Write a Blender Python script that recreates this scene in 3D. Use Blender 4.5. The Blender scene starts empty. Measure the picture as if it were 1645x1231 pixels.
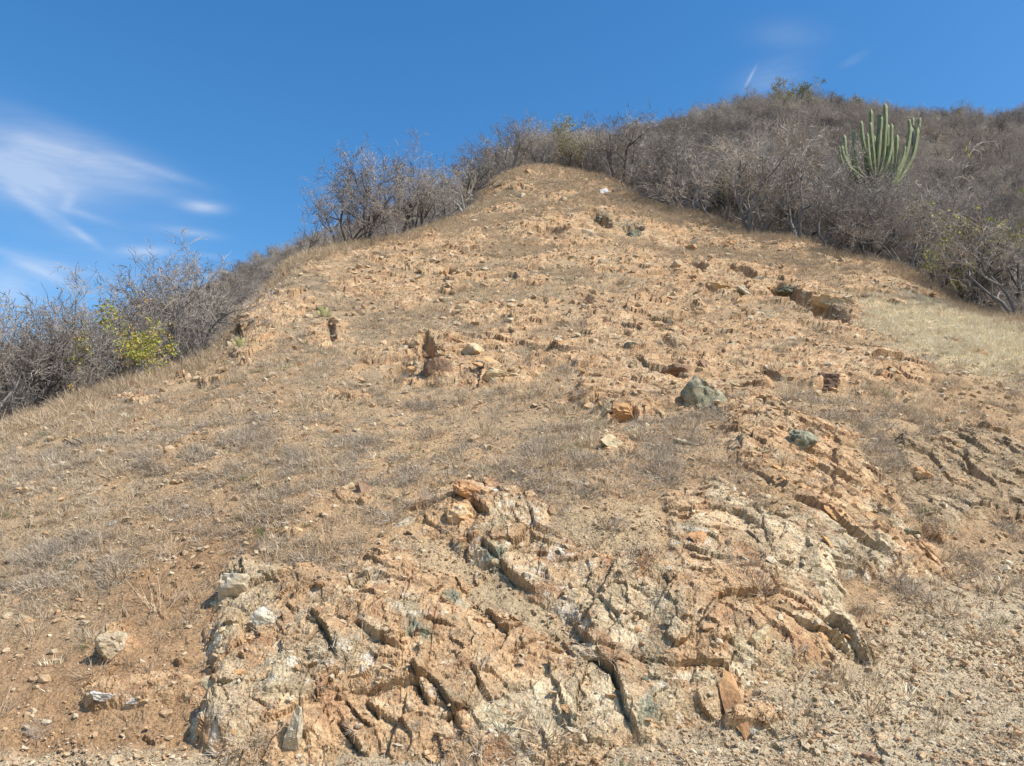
import bpy, bmesh, math, random, time
import numpy as np
from mathutils import Vector, Matrix, Euler
T0 = time.time()
RNG = np.random.default_rng(7)
random.seed(7)
scene = bpy.context.scene
COL = scene.collection

# ------------------------------------------------------------------ camera, light, exposure
CAMZ = 1.6
PITCH = math.radians(12.0)
FPX = 1370.8                       # focal length in pixels of the 1645 px wide photograph
cam_data = bpy.data.cameras.new('camera')
cam_data.sensor_width = 36.0
cam_data.lens = 36.0 * FPX / 1645.0
cam_data.clip_start = 0.05
cam_data.clip_end = 6000
cam = bpy.data.objects.new('camera', cam_data)
cam.location = (0, 0, CAMZ)
cam.rotation_euler = (math.radians(90) + PITCH, 0, 0)
COL.objects.link(cam)
scene.camera = cam

SUN_DIR = Vector((0.68, -0.34, 0.88)).normalized()      # towards the sun
SUN_EL = math.asin(SUN_DIR.z)
SUN_AZ = math.atan2(SUN_DIR.x, SUN_DIR.y)               # clockwise from +Y
sun_d = bpy.data.lights.new('sun', 'SUN')
sun_d.energy = 4.8
sun_d.angle = math.radians(0.53)
sun_d.color = (1.0, 0.955, 0.88)
sun = bpy.data.objects.new('sun', sun_d)
sun.rotation_euler = SUN_DIR.to_track_quat('Z', 'Y').to_euler()
sun.location = (20, -10, 60)
COL.objects.link(sun)

scene.view_settings.view_transform = 'Standard'
scene.view_settings.look = 'None'
scene.view_settings.exposure = 0.30
scene.view_settings.gamma = 1.0
scene.view_settings.use_curve_mapping = False
scene.cycles.max_bounces = 5
scene.cycles.diffuse_bounces = 3
scene.cycles.use_adaptive_sampling = True
scene.cycles.adaptive_threshold = 0.02


def nnew(nt, typ, **kw):
    n = nt.nodes.new(typ)
    for k, v in kw.items():
        if k.startswith('i_'):
            n.inputs[k[2:].replace('_', ' ')].default_value = v
        else:
            setattr(n, k, v)
    return n


def lk(nt, a, b):
    nt.links.new(a, b)


def build_world():
    w = bpy.data.worlds.new('World')
    scene.world = w
    w.use_nodes = True
    nt = w.node_tree
    nt.nodes.clear()
    out = nnew(nt, 'ShaderNodeOutputWorld')
    bg = nnew(nt, 'ShaderNodeBackground')
    bg.inputs['Strength'].default_value = 0.148
    sky = nnew(nt, 'ShaderNodeTexSky')
    sky.sky_type = 'NISHITA'
    sky.sun_disc = False
    sky.sun_elevation = SUN_EL
    sky.sun_rotation = SUN_AZ
    sky.altitude = 600
    sky.air_density = 1.2
    sky.dust_density = 1.0
    sky.ozone_density = 2.6
    tc = nnew(nt, 'ShaderNodeTexCoord')
    sep = nnew(nt, 'ShaderNodeSeparateXYZ')
    lk(nt, tc.outputs['Generated'], sep.inputs[0])

    def M(op, a, b=None, c=None, clamp=False):
        m = nnew(nt, 'ShaderNodeMath', operation=op)
        m.use_clamp = clamp
        for i, v in enumerate((a, b, c)):
            if v is None:
                continue
            if isinstance(v, (int, float)):
                m.inputs[i].default_value = v
            else:
                lk(nt, v, m.inputs[i])
        return m.outputs[0]
    # sky as seen on a flat cloud deck: x/z', y/z'
    az = M('ARCTAN2', sep.outputs['X'], sep.outputs['Y'])          # radians, + right
    el = M('ARCSINE', sep.outputs['Z'])

    comb = nnew(nt, 'ShaderNodeCombineXYZ')
    lk(nt, az, comb.inputs[0]); lk(nt, el, comb.inputs[1])
    # streaky cirrus noise: long in azimuth, tilted a little downwards to the right
    rot = nnew(nt, 'ShaderNodeMapping')
    rot.inputs['Rotation'].default_value = (0, 0, math.radians(9))
    rot.inputs['Scale'].default_value = (9.0, 46.0, 1.0)
    lk(nt, comb.outputs[0], rot.inputs['Vector'])
    warp = nnew(nt, 'ShaderNodeTexNoise')
    warp.inputs['Scale'].default_value = 3.0
    warp.inputs['Detail'].default_value = 3
    lk(nt, comb.outputs[0], warp.inputs['Vector'])
    wsc = nnew(nt, 'ShaderNodeVectorMath', operation='MULTIPLY_ADD')
    lk(nt, warp.outputs['Color'], wsc.inputs[0])
    wsc.inputs[1].default_value = (3.0, 5.0, 0)
    lk(nt, rot.outputs[0], wsc.inputs[2])
    n1 = nnew(nt, 'ShaderNodeTexNoise')
    n1.inputs['Scale'].default_value = 1.0
    n1.inputs['Detail'].default_value = 8
    n1.inputs['Roughness'].default_value = 0.6
    lk(nt, wsc.outputs[0], n1.inputs['Vector'])

    def blob(a0, e0, wa, we, tilt, amp):
        # soft elliptical patch of cirrus at azimuth a0, elevation e0 (degrees)
        da = M('SUBTRACT', az, math.radians(a0))
        de = M('SUBTRACT', el, math.radians(e0))
        c, s = math.cos(math.radians(tilt)), math.sin(math.radians(tilt))
        x = M('ADD', M('MULTIPLY', da, c), M('MULTIPLY', de, s))
        y = M('SUBTRACT', M('MULTIPLY', de, c), M('MULTIPLY', da, s))
        x = M('DIVIDE', x, math.radians(wa)); y = M('DIVIDE', y, math.radians(we))
        r2 = M('ADD', M('MULTIPLY', x, x), M('MULTIPLY', y, y))
        g = M('EXPONENT', M('MULTIPLY', r2, -1.0))
        return M('MULTIPLY', g, amp)
    def sky_at(px_, py_):
        x_ = (px_ - 822.5) / FPX; v_ = (615.5 - py_) / FPX
        dy_, dz_ = math.cos(PITCH) - v_ * math.sin(PITCH), math.sin(PITCH) + v_ * math.cos(PITCH)
        return math.degrees(math.atan2(x_, dy_)), math.degrees(math.atan2(dz_, math.hypot(x_, dy_)))
    CLOUDS = []
    for (px_, py_, wp, hp_, tl, am) in [
            (60, 240, 130, 22, -6, 0.9), (150, 258, 120, 14, -7, 0.8), (240, 270, 70, 7, -8, 0.7), (40, 285, 70, 26, -12, 1.1), (130, 222, 120, 16, -8, 0.45), (90, 290, 170, 60, -10, 0.5), (150, 430, 180, 40, 0, 0.28),
            (60, 335, 55, 10, -28, 0.9), (125, 372, 40, 6, -30, 0.8), (110, 325, 9, 16, -20, 0.7), (135, 345, 40, 6, -8, 0.5), (200, 300, 90, 10, 0, 0.3),
            (325, 333, 34, 9, 2, 1.3), (230, 405, 45, 9, 8, 1.3), (305, 373, 45, 7, 0, 0.6), (340, 412, 30, 5, 0, 0.4), (60, 420, 70, 8, -6, 0.6), (85, 445, 60, 9, -18, 0.9),
            (10, 465, 60, 30, 0, 1.1), (-80, 260, 110, 35, 0, 1.0),
            (1240, 125, 60, 24, 5, 0.5), (1205, 125, 16, 2.5, 52, 1.0), (1265, 55, 60, 20, -10, 0.3), (1370, 97, 22, 6, 15, 0.25)]:
        a0_, e0_ = sky_at(px_, py_)
        CLOUDS.append((a0_, e0_, wp / FPX * 52, hp_ / FPX * 52, tl, am))
    CLOUDS += [(-52, 24, 12, 3, -6, 1.0), (-75, 20, 16, 4, 5, 0.8), (60, 24, 12, 3, 8, 0.5), (110, 30, 20, 4, 0, 0.5), (-130, 26, 22, 4, 0, 0.6)]
    tot = None
    for c in CLOUDS:
        b = blob(*c)
        tot = b if tot is None else M('ADD', tot, b)
    nz = M('MULTIPLY', M('SUBTRACT', n1.outputs['Fac'], 0.26), 2.0, clamp=True)
    dens = M('MULTIPLY', tot, M('ADD', M('MULTIPLY', nz, 0.75), 0.22))
    dens = M('MULTIPLY', M('MINIMUM', dens, 1.0), 0.40, clamp=True)
    mix = nnew(nt, 'ShaderNodeMix', data_type='RGBA')
    lk(nt, dens, mix.inputs[0])
    hs = nnew(nt, 'ShaderNodeHueSaturation')
    hs.inputs['Saturation'].default_value = 1.34
    hs.inputs['Value'].default_value = 1.0
    lk(nt, sky.outputs[0], hs.inputs['Color'])
    lk(nt, hs.outputs[0], mix.inputs[6])
    mix.inputs[7].default_value = (5.2, 5.3, 5.7, 1)
    lk(nt, mix.outputs[2], bg.inputs['Color'])
    lk(nt, bg.outputs[0], out.inputs[0])


build_world()

# ------------------------------------------------------------------ numpy noise
def hsh(ix, iy, iz, seed):
    with np.errstate(over='ignore'):
        h = (ix.astype(np.uint32) * np.uint32(374761393) + iy.astype(np.uint32) * np.uint32(668265263)
             + iz.astype(np.uint32) * np.uint32(2147483647 // 3) + np.uint32((seed * 144665) & 0xffffffff))
        h = (h ^ (h >> np.uint32(13))) * np.uint32(1274126177)
        h = (h ^ (h >> np.uint32(16))) * np.uint32(2246822519)
        h = h ^ (h >> np.uint32(15))
    return h


def h01(h, k=0):
    with np.errstate(over='ignore'):
        h = (h + np.uint32((k * 2654435761) & 0xffffffff))
        h = (h ^ (h >> np.uint32(16))) * np.uint32(2246822519)
        h = (h ^ (h >> np.uint32(13))) * np.uint32(3266489917)
        h = h ^ (h >> np.uint32(16))
    return (h & np.uint32(0xffffff)).astype(np.float32) / np.float32(0xffffff)


def vnoise(p, seed):
    f = np.floor(p)
    i = f.astype(np.int64)
    t = (p - f).astype(np.float32)
    t = t * t * (3 - 2 * t)
    r = 0
    for dx in (0, 1):
        wx = t[:, 0] if dx else 1 - t[:, 0]
        for dy in (0, 1):
            wy = t[:, 1] if dy else 1 - t[:, 1]
            for dz in (0, 1):
                wz = t[:, 2] if dz else 1 - t[:, 2]
                r = r + wx * wy * wz * h01(hsh(i[:, 0] + dx, i[:, 1] + dy, i[:, 2] + dz, seed))
    return r * 2 - 1


def fbm(p, seed, octv=4, gain=0.5, lac=2.03):
    a, s, r, n = 1.0, 1.0, 0, 0
    for o in range(octv):
        r = r + a * vnoise(p * s + o * 17.3, seed + o)
        n += a
        a *= gain
        s *= lac
    return r / n


def facet(p, seed, jit=0.9):
    """cells with one tilted plane each: (height -1..1, edge distance, cell hash)"""
    f = np.floor(p)
    i = f.astype(np.int64)
    n = len(p)
    F1 = np.full(n, 9.0, np.float32); F2 = np.full(n, 9.0, np.float32)
    H = np.zeros(n, np.uint32)
    D = np.zeros((n, 3), np.float32)
    for dx in (-1, 0, 1):
        for dy in (-1, 0, 1):
            for dz in (-1, 0, 1):
                cx, cy, cz = i[:, 0] + dx, i[:, 1] + dy, i[:, 2] + dz
                h = hsh(cx, cy, cz, seed)
                q = np.stack([p[:, 0] - cx - 0.5 - jit * (h01(h, 1) - .5),
                              p[:, 1] - cy - 0.5 - jit * (h01(h, 2) - .5),
                              p[:, 2] - cz - 0.5 - jit * (h01(h, 3) - .5)], 1).astype(np.float32)
                d = (q * q).sum(1)
                nearer = d < F1
                F2 = np.where(nearer, F1, np.minimum(F2, d))
                F1 = np.where(nearer, d, F1)
                H = np.where(nearer, h, H)
                D = np.where(nearer[:, None], q, D)
    g = np.stack([h01(H, 4), h01(H, 5), h01(H, 6)], 1) * 2 - 1
    hgt = (h01(H, 7) * 2 - 1) * 0.55 + (D * g).sum(1) * 1.0
    return hgt, np.sqrt(F2) - np.sqrt(F1), H


def sstep(a, b, x):
    t = np.clip((x - a) / (b - a), 0, 1)
    return t * t * (3 - 2 * t)


# ------------------------------------------------------------------ terrain
CP, SP = math.cos(PITCH), math.sin(PITCH)


def ray_ut(px, py):
    """pixel of the photograph -> direction as (x/y, z/y)"""
    x = (px - 822.5) / FPX
    v = (615.5 - py) / FPX
    dy = CP - v * SP
    dz = SP + v * CP
    return x / dy, dz / dy


def project(P):
    x, y, z = P[:, 0], P[:, 1], P[:, 2] - CAMZ
    fw = y * CP + z * SP
    up = -y * SP + z * CP
    return 822.5 + FPX * x / fw, 615.5 - FPX * up / fw, fw


COLS = {
    -600: [(1231, 7.4), (1000, 10.0), (900, 14), (860, 20), (880, 28), (860, 45), (760, 80), (700, 120), (760, 170)],
    -250: [(1231, 7.4), (1000, 9.6), (850, 13.5), (785, 18), (815, 24), (800, 40), (720, 70), (645, 110), (710, 170)],
    0: [(1231, 7.4), (1100, 8.4), (1000, 9.5), (900, 11), (800, 13.2), (735, 16), (692, 19.5), (715, 25), (720, 36), (680, 55), (622, 90), (587, 115), (662, 170)],
    200: [(1231, 7.4), (1100, 8.3), (1000, 9.3), (900, 10.6), (800, 12.6), (700, 16), (618, 21.5), (640, 27), (650, 38), (635, 60), (565, 95), (540, 115), (625, 170)],
    330: [(1231, 7.4), (1000, 9.2), (800, 12.1), (700, 15), (610, 20), (580, 23), (600, 28), (610, 40), (588, 65), (498, 100), (473, 118), (568, 170)],
    385: [(1231, 7.4), (1000, 9.1), (900, 10.2), (800, 12), (700, 14.7), (600, 19.5), (555, 22.5), (505, 27.5), (530, 32), (560, 42), (550, 65), (470, 100), (444, 118), (530, 170)],
    450: [(1231, 7.4), (1100, 8.1), (1000, 9.0), (900, 10), (800, 11.6), (700, 14.2), (600, 19), (520, 25), (437, 33.5), (458, 39), (485, 48), (492, 70), (432, 105), (414, 120), (492, 170)],
    560: [(1231, 7.4), (1000, 8.8), (800, 11.3), (700, 14), (600, 18.6), (520, 24.5), (440, 32), (393, 38), (412, 44), (430, 52), (448, 75), (388, 105), (378, 122), (458, 170)],
    700: [(1231, 7.4), (1100, 8.1), (1000, 8.8), (900, 9.7), (800, 11), (700, 13.7), (600, 18.2), (520, 24), (440, 31.5), (380, 39), (362, 42.5), (375, 48), (375, 56), (384, 78), (334, 110), (324, 124), (394, 170)],
    800: [(1231, 7.4), (1000, 8.8), (800, 10.8), (700, 13.5), (600, 18), (520, 23.9), (440, 31), (380, 38), (330, 46.5), (287, 57), (294, 64), (310, 78), (292, 110), (285, 126), (360, 170)],
    860: [(1231, 7.4), (1100, 8.15), (1000, 8.8), (900, 9.6), (780, 10.9), (700, 13.4), (600, 17.8), (520, 23.7), (440, 31), (380, 37.5), (330, 46), (270, 60), (270, 70), (266, 90), (256, 128), (334, 175)],
    980: [(1231, 7.4), (1000, 8.8), (900, 9.6), (800, 10.6), (700, 13.2), (600, 17.5), (520, 23.5), (440, 31), (380, 38), (330, 46.5), (289, 56), (294, 64), (278, 80), (248, 110), (238, 128), (308, 175)],
    1120: [(1231, 7.4), (1100, 8.2), (1000, 8.8), (900, 9.7), (800, 10.8), (700, 13), (600, 17.4), (520, 23.4), (440, 31.5), (390, 38.5), (345, 46), (355, 52), (320, 66), (240, 100), (200, 125), (270, 175)],
    1290: [(1231, 7.4), (1100, 8.3), (1000, 9.0), (900, 9.9), (800, 11), (700, 13), (600, 17.8), (520, 23.8), (440, 32), (388, 39), (404, 45), (350, 62), (240, 95), (172, 130), (240, 180)],
    1450: [(1231, 7.4), (1100, 8.6), (1000, 9.5), (900, 10.7), (800, 12), (700, 14), (600, 18.6), (520, 25), (435, 34), (458, 39), (400, 56), (280, 90), (200, 135), (260, 185)],
    1645: [(1231, 7.4), (1100, 8.8), (1000, 9.9), (900, 11.2), (800, 13), (700, 15.7), (600, 20), (517, 27), (545, 32), (480, 50), (330, 85), (198, 145), (260, 195)],
    1900: [(1231, 7.4), (1000, 10.2), (800, 14.5), (650, 20), (575, 26), (595, 32), (500, 52), (340, 90), (210, 150), (270, 200)],
    2300: [(1231, 7.4), (1000, 10.8), (850, 15), (760, 20), (690, 27), (650, 35), (540, 55), (380, 95), (260, 150), (320, 200)],
}
cu, cv, ct = [], [], []
for px, lst in COLS.items():
    for py, d in lst:
        u, t = ray_ut(px, py)
        cu.append(u); cv.append(math.log(d)); ct.append(t)
for u in (-2.6, -1.5, 1.5, 2.6):
    for d, z in ((7.4, 0.0), (12, 1.0), (20, 3.5), (40, 8), (80, 17), (160, 25)):
        cu.append(u); cv.append(math.log(d)); ct.append((z - CAMZ) / d)
for u in (-2.6, -1.5, -0.8, 0, 0.8, 1.5, 2.6):
    cu.append(u); cv.append(math.log(600)); ct.append(-0.002)
    cu.append(u); cv.append(math.log(300)); ct.append(0.1)
cu, cv, ct = map(np.array, (cu, cv, ct))


def warpU(u):
    return 1.6 * np.arctan(u * 1.3)


SV = 0.85


def tps(r2):
    return 0.5 * r2 * np.log(r2 + 1e-12)


A_ = np.stack([warpU(cu), cv * SV], 1)
K = tps(((A_[:, None] - A_[None]) ** 2).sum(2)) + np.eye(len(A_)) * 2e-4
Pm = np.concatenate([np.ones((len(A_), 1)), A_], 1)
M_ = np.block([[K, Pm], [Pm.T, np.zeros((3, 3))]])
sol = np.linalg.solve(M_, np.concatenate([ct, np.zeros(3)]))
GU = np.linspace(warpU(-2.7), warpU(2.7), 420)
GV = np.linspace(math.log(6.9), math.log(650), 420)
gg = np.stack(np.meshgrid(GU, GV * SV, indexing='ij'), 2).reshape(-1, 2)
gt = np.empty(len(gg))
for k in range(0, len(gg), 20000):
    q = gg[k:k + 20000]
    gt[k:k + 20000] = tps(((q[:, None] - A_[None]) ** 2).sum(2)) @ sol[:-3] + sol[-3] + q @ sol[-2:]
GT = gt.reshape(len(GU), len(GV))


def base_t(u, y):
    a = (warpU(u) - GU[0]) / (GU[1] - GU[0])
    b = (np.log(np.maximum(y, 6.9)) - GV[0]) / (GV[1] - GV[0])
    a = np.clip(a, 0, len(GU) - 1.001); b = np.clip(b, 0, len(GV) - 1.001)
    i = a.astype(int); j = b.astype(int); a = a - i; b = b - j
    return (GT[i, j] * (1 - a) * (1 - b) + GT[i + 1, j] * a * (1 - b) + GT[i, j + 1] * (1 - a) * b + GT[i + 1, j + 1] * a * b)


def base_z(u, y):
    z = CAMZ + y * base_t(u, y)
    w = sstep(6.9, 8.0, y)
    return z * w + 0.0 * (1 - w)


us = np.concatenate([-0.66 - (np.linspace(1.35, 0, 50, endpoint=False) ** 1.6) * 1.15,
                     np.arange(-0.66, 0.66, 0.00165),
                     0.66 + (np.linspace(0, 1.35, 51)[1:] ** 1.6) * 1.15])
ls = [np.linspace(math.log(1.2), math.log(6.8), 40, endpoint=False),
      np.linspace(math.log(6.8), math.log(16), 430, endpoint=False),
      np.linspace(math.log(16), math.log(64), 400, endpoint=False),
      np.linspace(math.log(64), math.log(170), 70, endpoint=False),
      np.linspace(math.log(170), math.log(600), 14)]
ys = np.exp(np.concatenate(ls))
NU, NY = len(us), len(ys)
U, Y = np.meshgrid(us, ys, indexing='ij')
Z = base_z(U, Y)
P0 = np.stack([U * Y, Y, Z], 2)
# base normals
dU = np.gradient(P0, axis=0); dY = np.gradient(P0, axis=1)
N0 = np.cross(dU, dY); N0 /= np.linalg.norm(N0, axis=2, keepdims=True) + 1e-12
P = P0.reshape(-1, 3).copy(); N = N0.reshape(-1, 3)
px, py, fw = project(P)
pyg = py.reshape(NU, NY)
# where the near hill's own skyline is, per column: largest z/y before 62 m
near = (ys > 7) & (ys < 62)
TT = (Z - CAMZ) / Y
CREST = [(-600, 870, 27), (-250, 785, 18.5), (0, 692, 19.8), (200, 618, 21.8), (330, 578, 23.3), (385, 505, 28), (450, 437, 34), (560, 393, 38.5), (700, 362, 43), (800, 287, 57.5),
         (860, 270, 60), (980, 289, 56.5), (1050, 315, 51), (1120, 345, 46.3), (1290, 388, 39.3), (1450, 435, 34.3), (1645, 517, 27.3), (1900, 575, 26.3), (2300, 690, 27)]
ysil = np.interp(us, [ray_ut(c_[0], c_[1])[0] for c_ in CREST], [c_[2] for c_ in CREST])


def ysil_at(u):
    return np.interp(u, us, ysil)


behind = (Y > ysil[:, None] * 1.02).reshape(-1)


def poly_sd(px, py, poly):
    """signed distance (px of the photo), positive inside"""
    poly = np.array(poly, float)
    inside = np.zeros(len(px), bool)
    dmin = np.full(len(px), 1e9)
    for k in range(len(poly)):
        x1, y1 = poly[k]; x2, y2 = poly[(k + 1) % len(poly)]
        if y1 != y2:
            cr = ((y1 > py) != (y2 > py)) & (px < (x2 - x1) * (py - y1) / (y2 - y1) + x1)
            inside ^= cr
        ex, ey = x2 - x1, y2 - y1
        L = ex * ex + ey * ey
        t = np.clip(((px - x1) * ex + (py - y1) * ey) / L, 0, 1)
        dmin = np.minimum(dmin, (px - x1 - t * ex) ** 2 + (py - y1 - t * ey) ** 2)
    return np.where(inside, 1, -1) * np.sqrt(dmin)


OUTCROPS = {
    'front': [[(335, 1190), (345, 1080), (330, 1000), (365, 890), (420, 900), (560, 920), (610, 855), (700, 810), (745, 770), (860, 790), (900, 850), (1010, 900), (1060, 860), (1050, 790), (1150, 760), (1250, 830), (1330, 900), (1370, 1000), (1400, 1070), (1290, 1060), (1200, 1110), (1100, 1170), (1030, 1200), (960, 1226), (700, 1228), (560, 1218), (440, 1222)]],
    'ridge': [[(1160, 650), (1210, 630), (1300, 670), (1380, 700), (1440, 790), (1460, 860), (1520, 920), (1450, 930), (1370, 930), (1260, 830), (1180, 740)]],
    'crag': [[(1440, 690), (1500, 700), (1580, 690), (1660, 720), (1680, 850), (1600, 830), (1500, 860), (1450, 800)]],
    'middle': [[(930, 470), (1000, 480), (1080, 500), (1100, 570), (1230, 600), (1240, 650), (1150, 640), (1080, 660), (980, 680), (920, 640), (930, 590), (860, 600), (840, 570), (930, 540)]],
    'upper': [[(1080, 425), (1180, 420), (1300, 450), (1385, 490), (1370, 522), (1300, 505), (1210, 485), (1130, 485), (1080, 470)]],
    'summit': [[(815, 365), (880, 340), (950, 345), (1040, 350), (1110, 372), (1100, 390), (1020, 382), (950, 372), (880, 385), (830, 385)]],
    'left': [[(668, 560), (690, 538), (760, 545), (840, 580), (850, 610), (780, 615), (680, 600)]],
    'shoulder': [[(372, 575), (378, 520), (430, 470), (500, 470), (470, 520), (400, 580)]],
}
PATCHES = [  # smaller bare rock patches (cx, cy, rx, ry)
    (1370, 395, 50, 10), (1280, 395, 40, 12), (1440, 430, 60, 7), (860, 275, 45, 8), (700, 435, 40, 9), (600, 460, 60, 14), (900, 420, 60, 16),
    (990, 420, 80, 18), (860, 500, 70, 20), (760, 500, 50, 14), (1160, 545, 70, 22), (1300, 560, 60, 18), (640, 420, 70, 9), (1060, 440, 60, 22),
    (1550, 560, 60, 12), (320, 612, 45, 6), (220, 640, 40, 5), (985, 715, 35, 22), (1440, 600, 60, 15), (1330, 615, 40, 14), (470, 860, 30, 9),
    (560, 800, 40, 14), (190, 1025, 45, 30), (240, 1110, 110, 30), (530, 540, 40, 30), (1480, 470, 60, 8), (740, 605, 70, 15), (640, 590, 50, 22),
    (930, 390, 70, 10), (1180, 385, 40, 8), (1330, 370, 30, 6), (1130, 590, 60, 16), (1220, 1150, 60, 18), (560, 640, 50, 12), (820, 450, 50, 12)]
nzA = fbm(P * 0.9, 11, 3); nzB = fbm(P * 4.0, 21, 3); nzC = fbm(P * 0.35, 31, 3)
vis = ~behind
jx = (nzA * 26 + nzB * 10)
wx = px + jx; wy = py + (nzB * 9 + nzA * 8)
masks = {}
rockm = np.zeros(len(P))
for name, polys in OUTCROPS.items():
    m = np.zeros(len(P))
    for pl in polys:
        soft = 34 if name in ('front', 'ridge') else 12
        m = np.maximum(m, sstep(-soft, soft, poly_sd(wx, wy, pl)))
    m *= vis
    masks[name] = m
    rockm = np.maximum(rockm, m)
# sand pockets and the dry grass saddle inside the front outcrop
HOLES = [[(650, 860), (700, 860), (850, 960), (940, 1010), (930, 1060), (830, 1010), (750, 990), (740, 930), (660, 890)],
         [(880, 830), (1050, 810), (1060, 880), (1000, 900), (930, 880)],
         ]
hole = np.zeros(len(P))
for pl in HOLES:
    hole = np.maximum(hole, sstep(-22, 20, poly_sd(px + jx * .9, py + nzB * 14, pl)))
hole *= vis
patch = np.zeros(len(P))
for (cx, cy, rx, ry) in PATCHES:
    r = np.sqrt(((wx - cx) / rx) ** 2 + ((wy - cy) / ry) ** 2)
    patch = np.maximum(patch, 1 - sstep(0.6, 1.25, r))
patch *= vis
# broken bedrock shows here and there through the upper slope
upper = vis * sstep(690, 560, py) * sstep(420, 640, px) * sstep(1560, 1380, px)
brk = sstep(-0.02, 0.2, fbm(P * 0.38, 77, 4)) * upper * 0.85
rock_all = np.maximum(np.maximum(rockm * (1 - 0.85 * hole), patch), brk)

# --- bedrock relief: tilted fracture planes at several sizes
idx = np.where(rock_all > 0.02)[0]
Pr = P[idx]
# strata axes: long axis runs down to the right on the slope face
la = Vector((0.52, 0.18, -0.83)).normalized()
lb = Vector((0.86, -0.30, 0.42)); lb = (lb - la * lb.dot(la)).normalized()
lc = la.cross(lb)
R_ = np.array([la, lb, lc]).T
Q = Pr @ R_
wv = np.stack([fbm(Pr * 1.3, 41, 2), fbm(Pr * 1.3, 43, 2), fbm(Pr * 1.3, 45, 2)], 1)
far_k = np.clip(Pr[:, 1] / 14.0, 1.0, 2.0)[:, None]
Qs = (Q + wv * 0.16)
h1, e1, c1 = facet(Qs * np.array([0.75, 1.9, 1.5]) / 1.0, 5)
h2, e2, c2 = facet(Qs * np.array([2.4, 5.2, 4.4]) + 3.3, 6)
h3, e3, c3 = facet((Q + wv * .05) * np.array([7.0, 13.0, 12.0]), 8)
f0 = fbm(Pr * 0.8, 91, 3)
hb_, eb_, cb_ = facet(Qs * np.array([0.42, 1.0, 0.8]) + 7.7, 15)
far = sstep(13, 20, Pr[:, 1])
wrk = (1 - 0.6 * far)
str_ = fbm(Q * np.array([2.0, 22.0, 14.0]), 94, 3)
rel = (0.052 * h1 * (1 + 0.35 * far) + 0.15 * hb_ * (0.5 + 0.5 * far) + 0.030 * h2 * (1 + 0.3 * far) + 0.015 * h3 + 0.12 * f0 + 0.012 * str_ + 0.02 * fbm(Pr * 4.5, 97, 3)
       - 0.015 * (1 - sstep(0.0, 0.035, e1)) - 0.02 * (1 - sstep(0, 0.03, eb_)) - 0.010 * (1 - sstep(0.0, 0.05, e2)))
big = np.clip(masks['front'][idx] + masks['ridge'][idx] + masks['crag'][idx], 0, 1)
amp = 0.75 + 0.3 * big
rel = rel * amp
bias = (rock_all[idx] - 0.62) * 0.18 + 0.03 * far + 0.035 * big + 0.02 * masks['summit'][idx] + 0.08 * masks['upper'][idx] + 0.05 * masks['middle'][idx] + 0.10 * masks['left'][idx] + 0.03 * masks['ridge'][idx]
# long open joints: the block on the right of each stands proud and throws its left face into shade
JOINTS = [
    ([(912, 982), (935, 1020), (960, 1062), (985, 1085), (1005, 1150), (1030, 1195)], 0.20, 60),
    ([(830, 955), (870, 985), (905, 1025), (925, 1065)], 0.10, 40),
    ([(1275, 1008), (1320, 1025), (1355, 1045), (1395, 1080)], 0.16, 40),
    ([(570, 1010), (610, 1040), (650, 1062)], 0.10, 30),
    ([(505, 990), (530, 1030), (545, 1075)], 0.13, 30),
    ([(660, 1080), (680, 1115), (692, 1145)], 0.14, 35),
    ([(755, 1085), (775, 1120), (790, 1140)], 0.10, 25),
    ([(545, 1160), (565, 1185), (590, 1215)], 0.14, 40),
    ([(590, 1130), (612, 1160)], 0.10, 25),
    ([(775, 870), (800, 900), (830, 930), (860, 950)], 0.14, 30),
    ([(735, 785), (765, 815), (790, 835)], 0.15, 35),
    ([(1270, 800), (1320, 830), (1380, 880), (1420, 905)], 0.14, 40),
    ([(1290, 745), (1340, 770), (1380, 790)], 0.10, 30),
    ([(1380, 700), (1410, 715), (1445, 730)], 0.16, 30),
    ([(1540, 730), (1560, 765), (1600, 790)], 0.14, 30),
]
pxr, pyr = px[idx] + nzB[idx] * 5, py[idx] + nzB[idx] * 5
gap = np.zeros(len(idx))
for pl, dep, wd in JOINTS:
    best = np.full(len(idx), 1e9); side = np.zeros(len(idx)); along = np.zeros(len(idx))
    for q in range(len(pl) - 1):
        (x1, y1), (x2, y2) = pl[q], pl[q + 1]
        ex, ey = x2 - x1, y2 - y1
        t = np.clip(((pxr - x1) * ex + (pyr - y1) * ey) / (ex * ex + ey * ey), 0, 1)
        dx, dy = pxr - x1 - t * ex, pyr - y1 - t * ey
        dd = np.sqrt(dx * dx + dy * dy)
        m_ = dd < best
        best = np.where(m_, dd, best); side = np.where(m_, np.sign(ex * (pyr - y1) - ey * (pxr - x1)), side)
        along = np.where(m_, (q + t) / (len(pl) - 1), along)
    w_ = np.clip(np.sin(np.clip(along, 0, 1) * 3.1416), 0, 1) ** 0.5 * (best < wd * 1.6)
    up_side = (side < 0)
    rel += w_ * dep * np.where(up_side, 0.55 * (1 - sstep(0, wd, best)), -0.5 * (1 - sstep(2, 9, best)))
    gap = np.maximum(gap, w_ * (1 - sstep(1, 4, best)))
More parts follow.
